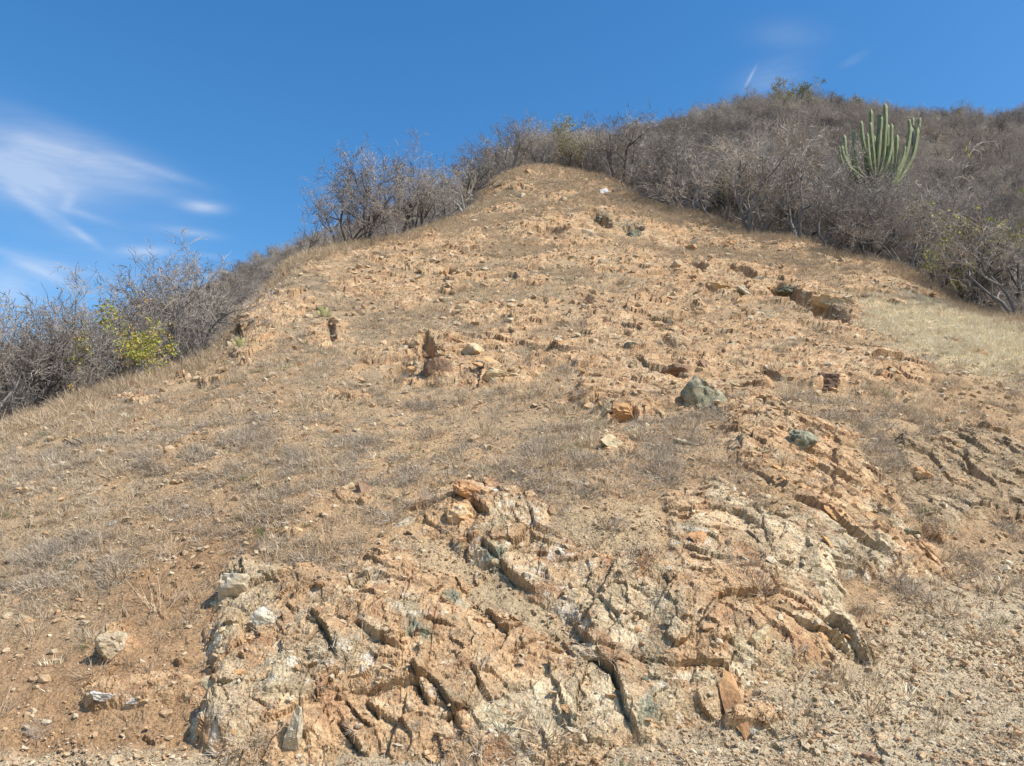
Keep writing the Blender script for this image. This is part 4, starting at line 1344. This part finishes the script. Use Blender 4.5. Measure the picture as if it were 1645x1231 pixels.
# hand-placed trees along the edges: (px, back, height px, kind, tilt y, label)
HAND = [
    (590, 0.985, 150, 'B', 0, -0.25, 'dark many-branched leafless tree on the left skyline, leaning left'),
    (560, 0.99, 105, 'B', 1, -0.65, 'low leafless tree whose boughs sprawl left over the skyline'),
    (628, 1.0, 140, 'T', 0, 0.0, 'leafless tree with tan dead leaves in the left skyline group'),
    (668, 1.03, 140, 'T', 1, -0.1, 'tan-leaved tree behind the middle of the left skyline group'),
    (742, 1.0, 122, 'P', 2, -0.65, 'silvery-barked tree leaning far to the left on the ridge edge'),
    (752, 1.01, 110, 'B', 3, 0.3, 'upright dark tree at the right end of the left skyline group'),
    (700, 1.08, 120, 'T', 0, 0.1, 'tan-brown tree behind the silvery leaning tree'),
    (520, 1.04, 80, 'B', 4, -0.2, 'small bare tree at the left end of the skyline group'),
    (610, 1.03, 135, 'N', 1, 0.1, 'bare tree behind the dark many-branched tree'),
    (640, 1.04, 150, 'N', 0, 0.1, 'grey bare tree in the middle of the left skyline group, behind the tan-leaved ones'),
    (575, 1.05, 120, 'T', 1, -0.2, 'tan-twigged tree behind the sprawling low tree on the left skyline'),
    (715, 1.02, 115, 'N', 2, 0.15, 'bare grey tree just left of the silvery leaning tree'),
    (540, 1.01, 95, 'N', 2, -0.4, 'bare tree leaning left between the low sprawling tree and the group end'),
    (680, 1.0, 95, 'B', 3, 0.2, 'low bushy bare tree at the front of the left skyline group'),
    (780, 1.05, 80, 'B', 4, 0.1, 'small grey bare tree right of the left skyline group'),
    (495, 1.05, 60, 'B', 2, -0.4, 'low scrubby bare tree left of the skyline group'),
    (400, 1.12, 62, 'N', 0, -0.1, 'small bare tree on the slope just behind the left shoulder'),
    (255, 1.25, 235, 'N', 1, 0.0, 'tall thin leafless tree rising above the left thicket'),
    (310, 1.25, 165, 'G', 0, 0.0, 'olive-leaved tree in the left thicket, behind the yellow-green one'),
    (340, 1.15, 85, 'B', 0, 0.0, 'grey bare tree between the olive tree and the left shoulder'),
    (130, 1.30, 240, 'N', 2, 0.1, 'tall forked bare tree standing out of the far left thicket'),
    (12, 1.20, 250, 'N', 0, 0.0, 'tall bare tree at the left edge of the view'),
    (60, 1.10, 190, 'B', 1, 0.0, 'grey bushy bare tree near the left edge'),
    (90, 1.05, 150, 'B', 3, 0.1, 'lower grey bare tree at the foot of the far left thicket'),
    (150, 1.08, 140, 'B', 4, 0.0, 'grey bare tree left of the yellow-green tree'),
    (20, 1.03, 160, 'B', 5, -0.2, 'dark-stemmed bare tree leaning at the bottom left of the thicket'),
    (1118, 1.0, 190, 'N', 0, 0.0, 'gnarled bare tree with a dark trunk at the front of the right thicket'),
    (1165, 1.0, 150, 'B', 1, -0.2, 'bare tree with pale boughs next to the gnarled dark trunk'),
    (1215, 1.0, 190, 'B', 2, 0.1, 'wide bare tree at the edge of the right thicket above the orange ledges'),
    (1060, 1.02, 170, 'N', 1, 0.0, 'bare tree with a broken dark trunk at the top of the thicket edge'),
    (1010, 1.02, 130, 'B', 0, 0.0, 'bare tree right behind the white board'),
    (1335, 0.995, 170, 'N', 2, 0.3, 'dark-trunked bare tree below and left of the big cactus'),
    (1390, 0.995, 130, 'N', 1, 0.0, 'straight dark-trunked bare tree directly below the big cactus'),
    (1290, 1.02, 190, 'B', 4, 0.0, 'grey bare tree left of the big cactus'),
    (1445, 1.0, 130, 'B', 5, 0.0, 'dense bare tree right below the big cactus'),
    (1362, 1.06, 150, 'B', 3, 0.1, 'grey bare tree hiding the foot of the left arms of the big cactus'),
    (1412, 1.05, 145, 'B', 0, 0.0, 'grey bare tree hiding the trunk of the big cactus'),
    (1440, 1.10, 150, 'B', 2, 0.0, 'grey bare tree under the spreading right arms of the big cactus'),
    (1385, 1.10, 145, 'B', 1, 0.0, 'grey bare tree close in front of the middle arms of the big cactus'),
    (1500, 1.0, 170, 'B', 0, 0.2, 'bare tree at the thicket edge right of the cactus'),
    (1560, 1.0, 180, 'B', 3, 0.0, 'bare tree at the thicket edge above the straw patch'),
    (1625, 1.0, 200, 'B', 1, -0.1, 'silver-stemmed bare tree at the right edge of the view'),
    (1515, 1.4, 190, 'N', 2, 0.15, 'tall bare tree with a dark forked top right of the cactus'),
    (1610, 1.08, 210, 'B', 2, 0.0, 'bare tree just behind the one at the right edge'),
    (912, 1.04, 80, 'G', 1, 0.0, 'round olive-topped tree on the ridge crest'),
    (870, 1.04, 60, 'B', 5, 0.0, 'low bare tree where the bare ridge meets the woods'),
    (940, 1.05, 85, 'B', 1, 0.0, 'bare tree right of the round olive-topped tree'),
    (830, 1.08, 62, 'B', 3, 0.0, 'low bare tree at the left end of the crest'),
    (1065, 1.28, 140, 'N', 0, 0.0, 'tall bare tree poking above the crest in the middle'),
]
taken = []
for (hx, back, hp, kind, var, lean_, lab) in HAND:
    p, h = col_place(hx, back, hp * (1.25 if hx < 300 else 0.95 if hx < 450 else (1.2 if hx < 635 else (1.05 if hx < 800 else 1.08))))
    parts = {'B': BARE, 'N': THIN, 'T': TANT, 'G': GREENT, 'P': BARE}[kind]
    parts = parts[var % len(parts)]
    if kind == 'P':
        me = parts[0][1].copy(); me.materials.clear(); me.materials.append(M_PALEBARK)
        parts = [('trunk', me)] + parts[1:]
    place_tree(parts, p, h / (5.4 if kind == 'N' else 4.3), random.uniform(0, 6.28) if kind != 'P' else 1.0, lab, 'bare trees named along the edges of the slope', (0, lean_))
    taken.append((p.x, p.y))
# yellow-green tree on the left
p, h = col_place(232, 0.995, 140)
taken += [(p.x, p.y), (p.x - .6, p.y - .6), (p.x + .6, p.y - .5)]
r = place_tree(YELT + [('foliage', ORGL)], p, h / 3.2, 0.4, 'yellow-green leafy tree with orange tips at the edge of the left thicket', None)
for (hx, top, back, lab) in ((1578, 292, 1.36, 'tall yellow-green tree among the bare trees right of the cactus'), (1535, 395, 1.03, 'small yellow-green bush low in the right thicket'),
                             (1512, 335, 1.30, 'low yellow-green shrub left of the tall yellow-green tree')):
    p, h = col_place(hx, back, 100)
    h = CAMZ + ray_ut(hx, top)[1] * p.y - p.z
    place_tree(YELT, p, max(h, 0.8) / 3.0, random.uniform(0, 6), lab, 'yellow-green trees in the right thicket')
    taken.append((p.x, p.y))

# the wooded slope: candidates by dart throwing
pts_w = []
cell = {}


def far_enough(x, y, r):
    cx, cy = int(x / 2), int(y / 2)
    for ax in range(cx - 2, cx + 3):
        for ay in range(cy - 2, cy + 3):
            for (qx, qy) in cell.get((ax, ay), ()):
                if (qx - x) ** 2 + (qy - y) ** 2 < r * r:
                    return False
    return True


for q in taken:
    cell.setdefault((int(q[0] / 2), int(q[1] / 2)), []).append(q)
tries = 0
while tries < 34000:
    tries += 1
    y = math.sqrt(random.uniform(18 ** 2, 150 ** 2)) if tries > 9000 else random.uniform(18, 62)
    u = random.uniform(-0.78, 0.78)
    ysl = float(ysil_at(u))
    pxl = 822 + u * FPX * 0.97
    if y < ysl * 1.03:
        continue
    if 330 < pxl < 800 and y < max(86, ysl * 1.5):
        continue
    if 175 < pxl < 275 and y < ysl * 1.13:
        continue
    if 1490 < pxl < 1630 and ysl * 1.05 < y < ysl * 1.42:
        continue
    if 800 <= pxl < 985 and y < ysl * 1.05:
        continue
    x = u * y
    r = 1.5 if y < 60 else (1.8 if y < 95 else 2.0)
    if far_enough(x, y, r):
        cell.setdefault((int(x / 2), int(y / 2)), []).append((x, y))
        pts_w.append((x, y))
pts_w.sort(key=lambda q: q[1])
print('wood trees', len(pts_w))
inview = [q for q in pts_w if abs(q[0] / q[1]) < 0.66]
outv = [q for q in pts_w if abs(q[0] / q[1]) >= 0.66]
solo, rest = inview[:255], inview[255:] + outv
WHERE = [(-9999, 60, 'at the far left edge'), (60, 130, 'left of the yellow-green tree'), (130, 210, 'around the yellow-green tree'), (210, 300, 'right of the yellow-green tree'), (300, 450, 'behind the left shoulder'),
         (450, 720, 'behind the left skyline group'), (720, 860, 'left of the crest'), (860, 985, 'on the crest above the white board'), (985, 1060, 'right of the white board'),
         (1060, 1130, 'around the gnarled dark trunk'), (1130, 1210, 'above the upper orange ledges'), (1210, 1290, 'left of the big cactus'), (1290, 1360, 'at the left foot of the big cactus'), (1360, 1440, 'under the big cactus'),
         (1440, 1510, 'just right of the big cactus'), (1510, 1580, 'around the right yellow-green tree'), (1580, 9999, 'at the right edge above the straw patch')]
WL = {'L': ('leafless grey tree in the dense dry thicket on the left side', 'bare trees of the left thicket'),
      'R': ('leafless grey-brown tree in the dense dry thicket on the right side', 'bare trees of the right thicket'),
      'C': ('leafless grey-brown tree on the wooded crest behind the bare ridge', 'bare trees on the crest')}
for (x, y) in solo:
    z = ground_z(x, y)
    pxl = 822 + x / y * FPX * .97
    side = 'L' if pxl < 450 else ('C' if pxl < 985 else 'R')
    rr = random.random()
    if y < ysil_at(x / y) * 1.15:
        rr = rr * .6 + .4
    if side == 'L' and rr > .93:
        rr = .99
    parts, look = (random.choice(BARE), 'bushy leafless grey tree') if rr < .70 else ((random.choice(TANT), 'tan-leaved dry tree') if rr < .80 else ((random.choice(THIN), 'thin open-branched leafless tree') if rr < .975 else (random.choice(GREENT), 'olive-leaved tree')))
    h = random.uniform(3.6, 5.8) * (0.78 if side == 'L' else 1.0) * (0.78 if pxl > 1450 and y < 60 else 1.0)
    if side == 'L' and look.startswith('thin'):
        h *= 0.75 * (0.8 if y > 62 else 1.0) * (0.7 if (y > 70 and side == 'L') else 1.0) * (0.85 if 1330 < pxl < 1500 and y < 52 else 1.0)
    pos_ = [w_[2] for w_ in WHERE if w_[0] <= pxl < w_[1]][0]
    dep_ = 'in the front row' if y < float(ysil_at(x / y)) * 1.14 else ('farther in' if y < float(ysil_at(x / y)) * 1.4 else 'far back')
    place_tree(parts, (x, y, z), h / 4.3, random.uniform(0, 6.28), look + ' ' + dep_ + ' ' + pos_, WL[side][1], (random.gauss(0, .1), random.gauss(0, .1)))
zr = np.array([ground_z(x, y) for x, y in rest])
RP = np.array([(x, y, z) for (x, y), z in zip(rest, zr)])


def joined(parts, name, mats):
    """one low shape for far trees: trunk and crown in one mesh"""
    bm = bmesh.new()
    for i_, (nm, me) in enumerate(parts):
        n0 = len(bm.faces)
        bm.from_mesh(me)
        bm.faces.ensure_lookup_table()
        for f in bm.faces[n0:]:
            f.material_index = i_
    me = bpy.data.meshes.new(name); bm.to_mesh(me); bm.free()
    for _, m in parts:
        me.materials.append(m.materials[0])
    return me


FARS = [joined(p_, 'far_tree_shape_%d' % i_, None) for i_, p_ in enumerate([BARE[0], BARE[1], BARE[2], BARE[4], TANT[0], BARE[5], BARE[3], TANT[1]])]
s = RNG.uniform(2.6, 4.2, len(RP)) / 4.3 * np.where(RP[:, 0] / RP[:, 1] < -0.05, 0.66, 1.0)
scatter('far_woodland', 'far dry leafless woodland covering the slopes behind the bare ridge', FARS, RP, eul(len(RP), 0.08), np.stack([s, s, s], 1))
# green crowns on the far crest
kk = 0
for (gx, gy, hp, lab) in ((1288, 128, 34, 'green tree standing on the highest point of the skyline'), (1260, 126, 26, 'low green tree left of the highest skyline tree'),
                          (1385, 126, 22, 'small green tree on the skyline above the cactus'), (1530, 132, 16, 'dark olive tree on the far right skyline')):
    u, _ = ray_ut(gx, 170)
    y = float(gy) - 2; x = u * y
    place_tree(GREENT[kk % 2], (x, y, ground_z(x, y)), (hp + 26) / FPX * y * 1.15 / 4.3, kk * 1.3, lab, 'green trees on the far crest')
    kk += 1
# undergrowth inside the woods
UND = tree_parts(600, M_TWIGD, M_TWIGD, height=1.6, stems=5, lean=0.9, kids=(5, 5, 4), trunk_r=0.02, twig_r=0.006)
UNDJ = joined(UND, 'brush_shape', None)
UND2 = joined(tree_parts(601, M_TWIG, M_TWIG, height=1.5, stems=6, lean=0.9, kids=(5, 5, 4), trunk_r=0.02, twig_r=0.006), 'brush_shape_b', None)
up_ = []
tries = 0
while len(up_) < 2000 and tries < 60000:
    tries += 1
    y = random.uniform(18, 62) if tries % 2 else random.uniform(50, 120)
    u = random.uniform(-0.7, 0.7)
    ysl = float(ysil_at(u)); pxl = 822 + u * FPX * .97
    if y < ysl * 1.015 or (330 < pxl < 480 and y < 90) or (350 < pxl < 800 and y < max(70, ysl * 1.3)) or (170 < pxl < 280 and y < ysl * 1.1) or (800 <= pxl < 985 and y < ysl * 1.04):
        continue
    up_.append((u * y, y, ground_z(u * y, y)))
s = RNG.uniform(0.7, 1.5, len(up_))
scatter('undergrowth', 'dry twiggy undergrowth filling the thickets', [UNDJ, UND2], np.array(up_), eul(len(up_), .1), np.stack([s, s, s], 1))
print('woods', round(time.time() - T0, 1))


# ------------------------------------------------------------------ cactus
def cactus_mat():
    m, nt, b = new_mat('cactus_skin', 0.6, 0.3)
    tc = nnew(nt, 'ShaderNodeTexCoord')
    n = noise(nt, 3.0, 4, .6, tc.outputs['Object'])
    at_ = nnew(nt, 'ShaderNodeAttribute', attribute_name='albedo')
    r = ramp(nt, [(0.3, (.75, .75, .72)), (.7, (1.2, 1.2, 1.15))], n.outputs['Fac'])
    lk(nt, mulcol(nt, at_.outputs['Color'], r.outputs[0]), b.inputs['Base Color'])
    return m


M_CACT = cactus_mat()


def cactus_arm(path, r0, rg):
    """ribbed column along a path of points (metres), rounded tip; rib crests are paler"""
    path = np.array(path, float)
    # resample with Catmull-like smoothing
    t = np.concatenate([[0], np.cumsum(np.linalg.norm(np.diff(path, axis=0), axis=1))])
    L = t[-1]
    n = 22
    tt = np.linspace(0, L, n)
    pts = np.stack([np.interp(tt, t, path[:, i_]) for i_ in range(3)], 1)
    for _ in range(3):
        pts[1:-1] = (pts[:-2] + pts[1:-1] * 2 + pts[2:]) / 4
    ribs = 7
    sides = ribs * 4
    V, Cc, Fq = [], [], []
    for i_ in range(n):
        f = tt[i_] / L
        d = pts[min(i_ + 1, n - 1)] - pts[max(i_ - 1, 0)]; d /= np.linalg.norm(d)
        x = np.cross(np.array([0.02, 1, 0]), d); x /= np.linalg.norm(x); y = np.cross(d, x)
        rem = L - tt[i_]
        r = r0 * (0.8 + 0.2 * min(1, f * 4)) * (1 + 0.06 * math.sin(f * 9 + r0 * 90))
        if rem < r0 * 1.6:
            r *= math.sqrt(max(0.02, 1 - (1 - rem / (r0 * 1.6)) ** 2))
        for s_ in range(sides):
            an = 6.2832 * s_ / sides
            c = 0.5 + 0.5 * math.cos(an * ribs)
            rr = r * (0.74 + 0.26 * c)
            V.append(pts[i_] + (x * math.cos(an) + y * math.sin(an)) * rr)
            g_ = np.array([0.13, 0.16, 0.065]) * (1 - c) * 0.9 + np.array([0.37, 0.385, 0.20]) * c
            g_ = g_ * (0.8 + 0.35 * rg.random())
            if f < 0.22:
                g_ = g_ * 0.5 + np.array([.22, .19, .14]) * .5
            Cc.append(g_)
    for i_ in range(n - 1):
        for s_ in range(sides):
            a0 = i_ * sides + s_; a1 = i_ * sides + (s_ + 1) % sides
            Fq.append((a0, a1, a1 + sides, a0 + sides))
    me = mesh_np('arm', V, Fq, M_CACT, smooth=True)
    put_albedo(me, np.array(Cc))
    return me


def build_cactus(name, base_px, base_py, y, arms, trunk, label, r_arm):
    """arms given in photo pixels around the root, turned into metres at the cactus's own distance"""
    u, t = ray_ut(base_px, base_py)
    root = empty(name, (u * y, y, CAMZ + t * y))
    rg = np.random.default_rng(3)

    def loc(px, py, dy):
        uu, tt = ray_ut(px, py)
        yy = y
        return np.array([(uu - u) * yy, dy, (tt - t) * yy])
    for (pl, rad) in trunk:
        V, Fq = tubes([([loc(*q) for q in pl], rad)], lambda r: 9)
        obj('trunk', mesh_np('trunk', V, Fq, M_BARK, smooth=True), root)
    for (pl, k_) in arms:
        obj('arm', cactus_arm([loc(*q) for q in pl], r_arm * k_, rg), root)
    tag(root, label, 'cactus')
    return root


yc = 50.0
ARMS = [
    # left cluster
    ([(1392, 288, 0), (1370, 285, -.2), (1357, 262, -.3), (1353, 220, -.3)], 1.0),
    ([(1388, 290, .1), (1362, 280, .2), (1352, 250, .2), (1350, 232, .2)], .9),
    ([(1390, 285, 0), (1376, 272, -.1), (1372, 245, -.1), (1371, 210, 0)], 1.05),
    ([(1388, 287, .3), (1368, 278, .4), (1362, 250, .4), (1361, 225, .4)], .9),
    # middle cluster
    ([(1400, 290, 0), (1396, 265, -.2), (1384, 235, -.3), (1380, 198, -.3)], 1.0),
    ([(1402, 285, .3), (1394, 250, .3), (1389, 222, .3), (1386, 204, .3)], 1.0),
    ([(1404, 285, -.2), (1400, 250, -.3), (1396, 215, -.3), (1395, 200, -.3)], 1.0),
    ([(1405, 280, .1), (1404, 240, .2), (1402, 200, .2), (1401, 173, .2)], 1.1),
    ([(1407, 280, -.2), (1408, 240, -.4), (1411, 205, -.4), (1412, 192, -.4)], .95),
    ([(1408, 285, .2), (1412, 240, .3), (1416, 200, .3), (1416, 178, .3)], 1.05),
    ([(1409, 285, 0), (1418, 250, -.1), (1422, 205, -.1), (1422, 166, 0)], 1.15),
    ([(1410, 288, .3), (1424, 262, .4), (1430, 225, .4), (1431, 195, .4)], 1.1),
    ([(1409, 290, -.3), (1420, 270, -.5), (1426, 245, -.5), (1427, 205, -.5)], .95),
    # right cluster, bending out low
    ([(1405, 312, 0), (1432, 290, .1), (1441, 262, .1), (1442, 215, .1)], 1.1),
    ([(1406, 318, 0), (1436, 292, -.2), (1454, 250, -.2), (1461, 205, -.2)], 1.1),
    ([(1406, 318, .2), (1445, 292, .2), (1470, 248, .2), (1477, 202, .2)], 1.1),
    ([(1428, 300, -.1), (1436, 280, -.4), (1446, 260, -.4), (1450, 240, -.4)], .8),
    ([(1386, 292, -.3), (1358, 274, -.5), (1349, 252, -.5), (1348, 240, -.5)], .9),
    ([(1390, 290, .4), (1378, 270, .6), (1376, 245, .6), (1376, 228, .6)], .9),
    ([(1398, 288, -.4), (1390, 262, -.6), (1388, 238, -.6), (1387, 222, -.6)], .9),
    ([(1404, 286, .5), (1398, 255, .7), (1397, 226, .7), (1396, 214, .7)], .95),
    ([(1407, 284, .5), (1411, 250, .8), (1412, 222, .8), (1413, 208, .8)], .9),
    ([(1412, 292, .1), (1430, 275, .1), (1435, 255, .1), (1434, 222, .1)], .95),
    ([(1396, 296, .1), (1380, 290, .3), (1368, 272, .3), (1366, 250, .3)], .85),
]
TRUNK = [([(1400, 372, 0), (1401, 340, 0), (1402, 310, 0), (1404, 282, 0)], [.26, .24, .21, .15]),
         ([(1401, 322, 0), (1392, 305, 0), (1388, 286, 0)], [.15, .13, .11])]
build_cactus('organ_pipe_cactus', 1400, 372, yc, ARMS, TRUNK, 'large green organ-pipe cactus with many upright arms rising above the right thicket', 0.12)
ARM2 = [([(1468, 215, 0), (1462, 205, 0), (1460, 192, 0)], 1), ([(1468, 215, 0), (1468, 200, .3), (1468, 187, .3)], 1), ([(1469, 215, 0), (1475, 205, -.2), (1476, 191, -.2)], 1)]
build_cactus('organ_pipe_cactus', 1468, 232, 85.0, ARM2, [([(1468, 232, 0), (1468, 222, 0), (1468, 213, 0)], [.25, .22, .2])], 'small distant organ-pipe cactus behind the right arms of the large one', 0.2)


# prickly pear on the small rock pillar at left
def pear_pad(seed):
    rg = np.random.default_rng(seed)
    V, Fc = ICO[3]
    V = V * np.array([0.5, 0.12, 0.62]); V[:, 2] += 0.55
    V[:, 0] *= (0.7 + 0.4 * np.clip(V[:, 2], 0, 1))
    me = mesh_np('pad', V, Fc, M_LEAFD, smooth=True)
    return me


PAD = [pear_pad(k) for k in range(2)]


def pear(px, py, s, label):
    p, n = spot(px, py)
    root = empty('prickly_pear', p)
    L = [((0, 0, 0), (0.1, 0, .3), 1), ((.3, 0, .75), (0, .6, 1.2), .8), ((-.25, 0, .8), (0, -.6, .4), .8), ((0, .1, 1.0), (0.2, .1, 2.0), .75), ((-.5, 0, .2), (0, -.9, .9), .7), ((.5, .1, .1), (0, .9, .2), .7)]
    for l_, r_, k_ in L:
        o = obj('pad', PAD[0], root)
        o.location = Vector(l_) * s; o.rotation_euler = r_; o.scale = (s * k_,) * 3
    tag(root, label, 'cactus', 'prickly pears on the left shoulder')


pear(520, 508, .20, 'small prickly pear cactus on top of the little rock pillar at left')
pear(384, 556, .17, 'small prickly pear cactus at the foot of the eroded left shoulder')
pear(865, 372, .2, 'small green prickly pear on the orange ledge left of the summit hollow')

# ------------------------------------------------------------------ white board, fallen logs, dead shrubs
M_WBOARD, nt, b = new_mat('white_paint', 0.6, 0.3)
gg_ = noise(nt, 9, 4, .6, nnew(nt, 'ShaderNodeTexCoord').outputs['Object'])
lk(nt, ramp(nt, [(0.3, (.62, .60, .55)), (.6, (.80, .79, .75))], gg_.outputs['Fac']).outputs[0], b.inputs['Base Color'])


def box_me(name, sx, sy, sz, mat, bev=0.006):
    bm = bmesh.new(); bmesh.ops.create_cube(bm, size=1.0)
    bmesh.ops.scale(bm, vec=(sx, sy, sz), verts=bm.verts)
    bmesh.ops.bevel(bm, geom=bm.edges[:], offset=bev, segments=1, affect='EDGES')
    me = bpy.data.meshes.new(name); bm.to_mesh(me); bm.free(); me.materials.append(mat)
    return me


p, n = spot(970, 312)
root = empty('sign_board', p + Vector((0, 0, 0.10)))
d = p.y
W = 14.5 / FPX * d; Hh = 9.5 / FPX * d
slat = box_me('slat', W, 0.025, Hh / 4 * 0.86, M_WBOARD)
for k in range(4):
    o = obj('slat', slat, root)
    o.location = (0, 0, Hh * (k - 1.5) / 4 + Hh / 2)
for sx in (-1, 1):
    o = obj('batten', box_me('batten', 0.035, 0.03, Hh * 1.0, M_PALEBARK), root)
    o.location = (sx * W * .38, 0.03, Hh / 2)
o = obj('post', box_me('post', W * 0.9, 0.04, 0.04, M_PALEBARK), root)
o.location = (-W * .75, 0.03, Hh * 0.30)
root.rotation_euler = (-0.35, -0.30, 0.1)
tag(root, 'small white slatted board lying tilted on the grass near the ridge top', 'sign board')


def log_at(pl, r, label, mat, name='fallen_branch'):
    pts = []
    for q in pl:
        p_, n_ = spot(*q)
        pts.append(np.array(p_) + np.array([0, 0, r * .8]))
    c0 = pts[0].copy()
    polys = [([q - c0 for q in pts], list(np.linspace(r, r * .5, len(pts))))]
    # short side stubs
    for k in range(1, len(pts)):
        a_ = pts[k] - c0; d_ = RNG.normal(size=3); d_[2] = abs(d_[2]); d_ /= np.linalg.norm(d_)
        polys.append(([a_, a_ + d_ * r * 6], [r * .4, r * .2]))
    V, Fq = tubes(polys, lambda r: 6)
    o = obj(name, mesh_np(name, V, Fq, mat, smooth=True)); o.location = c0
    tag(o, label, 'branch', 'fallen branches')


log_at([(985, 309), (1000, 305), (1015, 303), (1034, 303)], 0.10, 'dark fallen trunk lying right of the white board', M_DEADWOOD)
log_at([(1050, 334), (1075, 339), (1100, 345)], 0.07, 'dark fallen branch in the grass before the right thicket', M_DEADWOOD)
log_at([(108, 712), (118, 716), (130, 711)], 0.035, 'short curved dark branch lying on the far left slope', M_DEADWOOD)
log_at([(835, 800), (860, 792), (885, 780)], 0.018, 'thin pale stick lying in the dry grass above the front outcrop', M_PALEBARK)
log_at([(470, 468), (480, 466), (488, 478)], 0.035, 'grey dead bough on the upper left shoulder', M_PALEBARK)

DEAD = [joined(tree_parts(700 + k, M_TWIG, (M_TWIG, M_GREY)[k % 2], height=1.0, stems=9, lean=1.0, kids=(5, 5, 4), trunk_r=0.012, twig_r=0.0028, wig=.4), 'shrub_shape_%d' % k, None) for k in range(2)]
SHR = [
    (690, 800, 62, 'grey dead shrub leaning over the top left edge of the front outcrop'),
    (550, 912, 46, 'round grey dead shrub at the left shoulder of the front outcrop'),
    (990, 845, 60, 'wide grey dead shrub in the hollow above the front outcrop'),
    (890, 848, 42, 'dark grey dead shrub at the left end of the hollow above the outcrop'),
    (755, 600, 40, 'brown dry shrub hanging below the reddish rock left of centre'),
    (705, 596, 42, 'dark dry shrub at the foot of the brown rock face'),
    (650, 598, 36, 'dark grey dry shrub in the gap left of the brown rock face'),
    (1270, 555, 50, 'thin grey shrub below the green recess'),
    (425, 872, 50, 'flat grey-green shrub above the left corner of the outcrop'),
    (30, 900, 70, 'grey dead shrub at the left edge of the lower slope'),
    (90, 890, 70, 'grey-brown dead shrub on the lower left slope'),
    (1080, 400, 26, 'small grey shrub in the upper grass band'),
    (1610, 1100, 30, 'small green-tinged shrub on gravel at the right edge'),
    (1530, 1010, 24, 'small dark shrub on the gravel at lower right'),
    (350, 1140, 30, 'little brown dry plant at the left foot of the outcrop'),
    (665, 1160, 34, 'brown dry stalks in the sand at the foot of the outcrop'),
    (60, 1170, 60, 'olive-grey shrub in the lower left corner'),
    (150, 960, 50, 'pale dry shrub on the brown bank at lower left'),
    (1480, 1020, 24, 'little grey-green plant on gravel right of the outcrop'),
    (1110, 690, 34, 'low green-grey shrub below the pointed green boulder'),
    (880, 580, 30, 'small grey-green shrub in the middle of the slope'),
    (1330, 470, 26, 'small grey shrub above the green recess'),
]
for k, (sx, sy, w, lab) in enumerate(SHR):
    p, n = spot(sx, sy)
    s = w / FPX * p.y / 1.5
    o = obj('dead_shrub', DEAD[k % 2]); o.location = p - Vector((0, 0, .02)); o.scale = (s, s, s * .75)
    o.rotation_euler = (0.3, 0, random.uniform(0, 6.28))
    tag(o, lab, 'shrub', 'dead shrubs on the open slope')
print('done', round(time.time() - T0, 1))
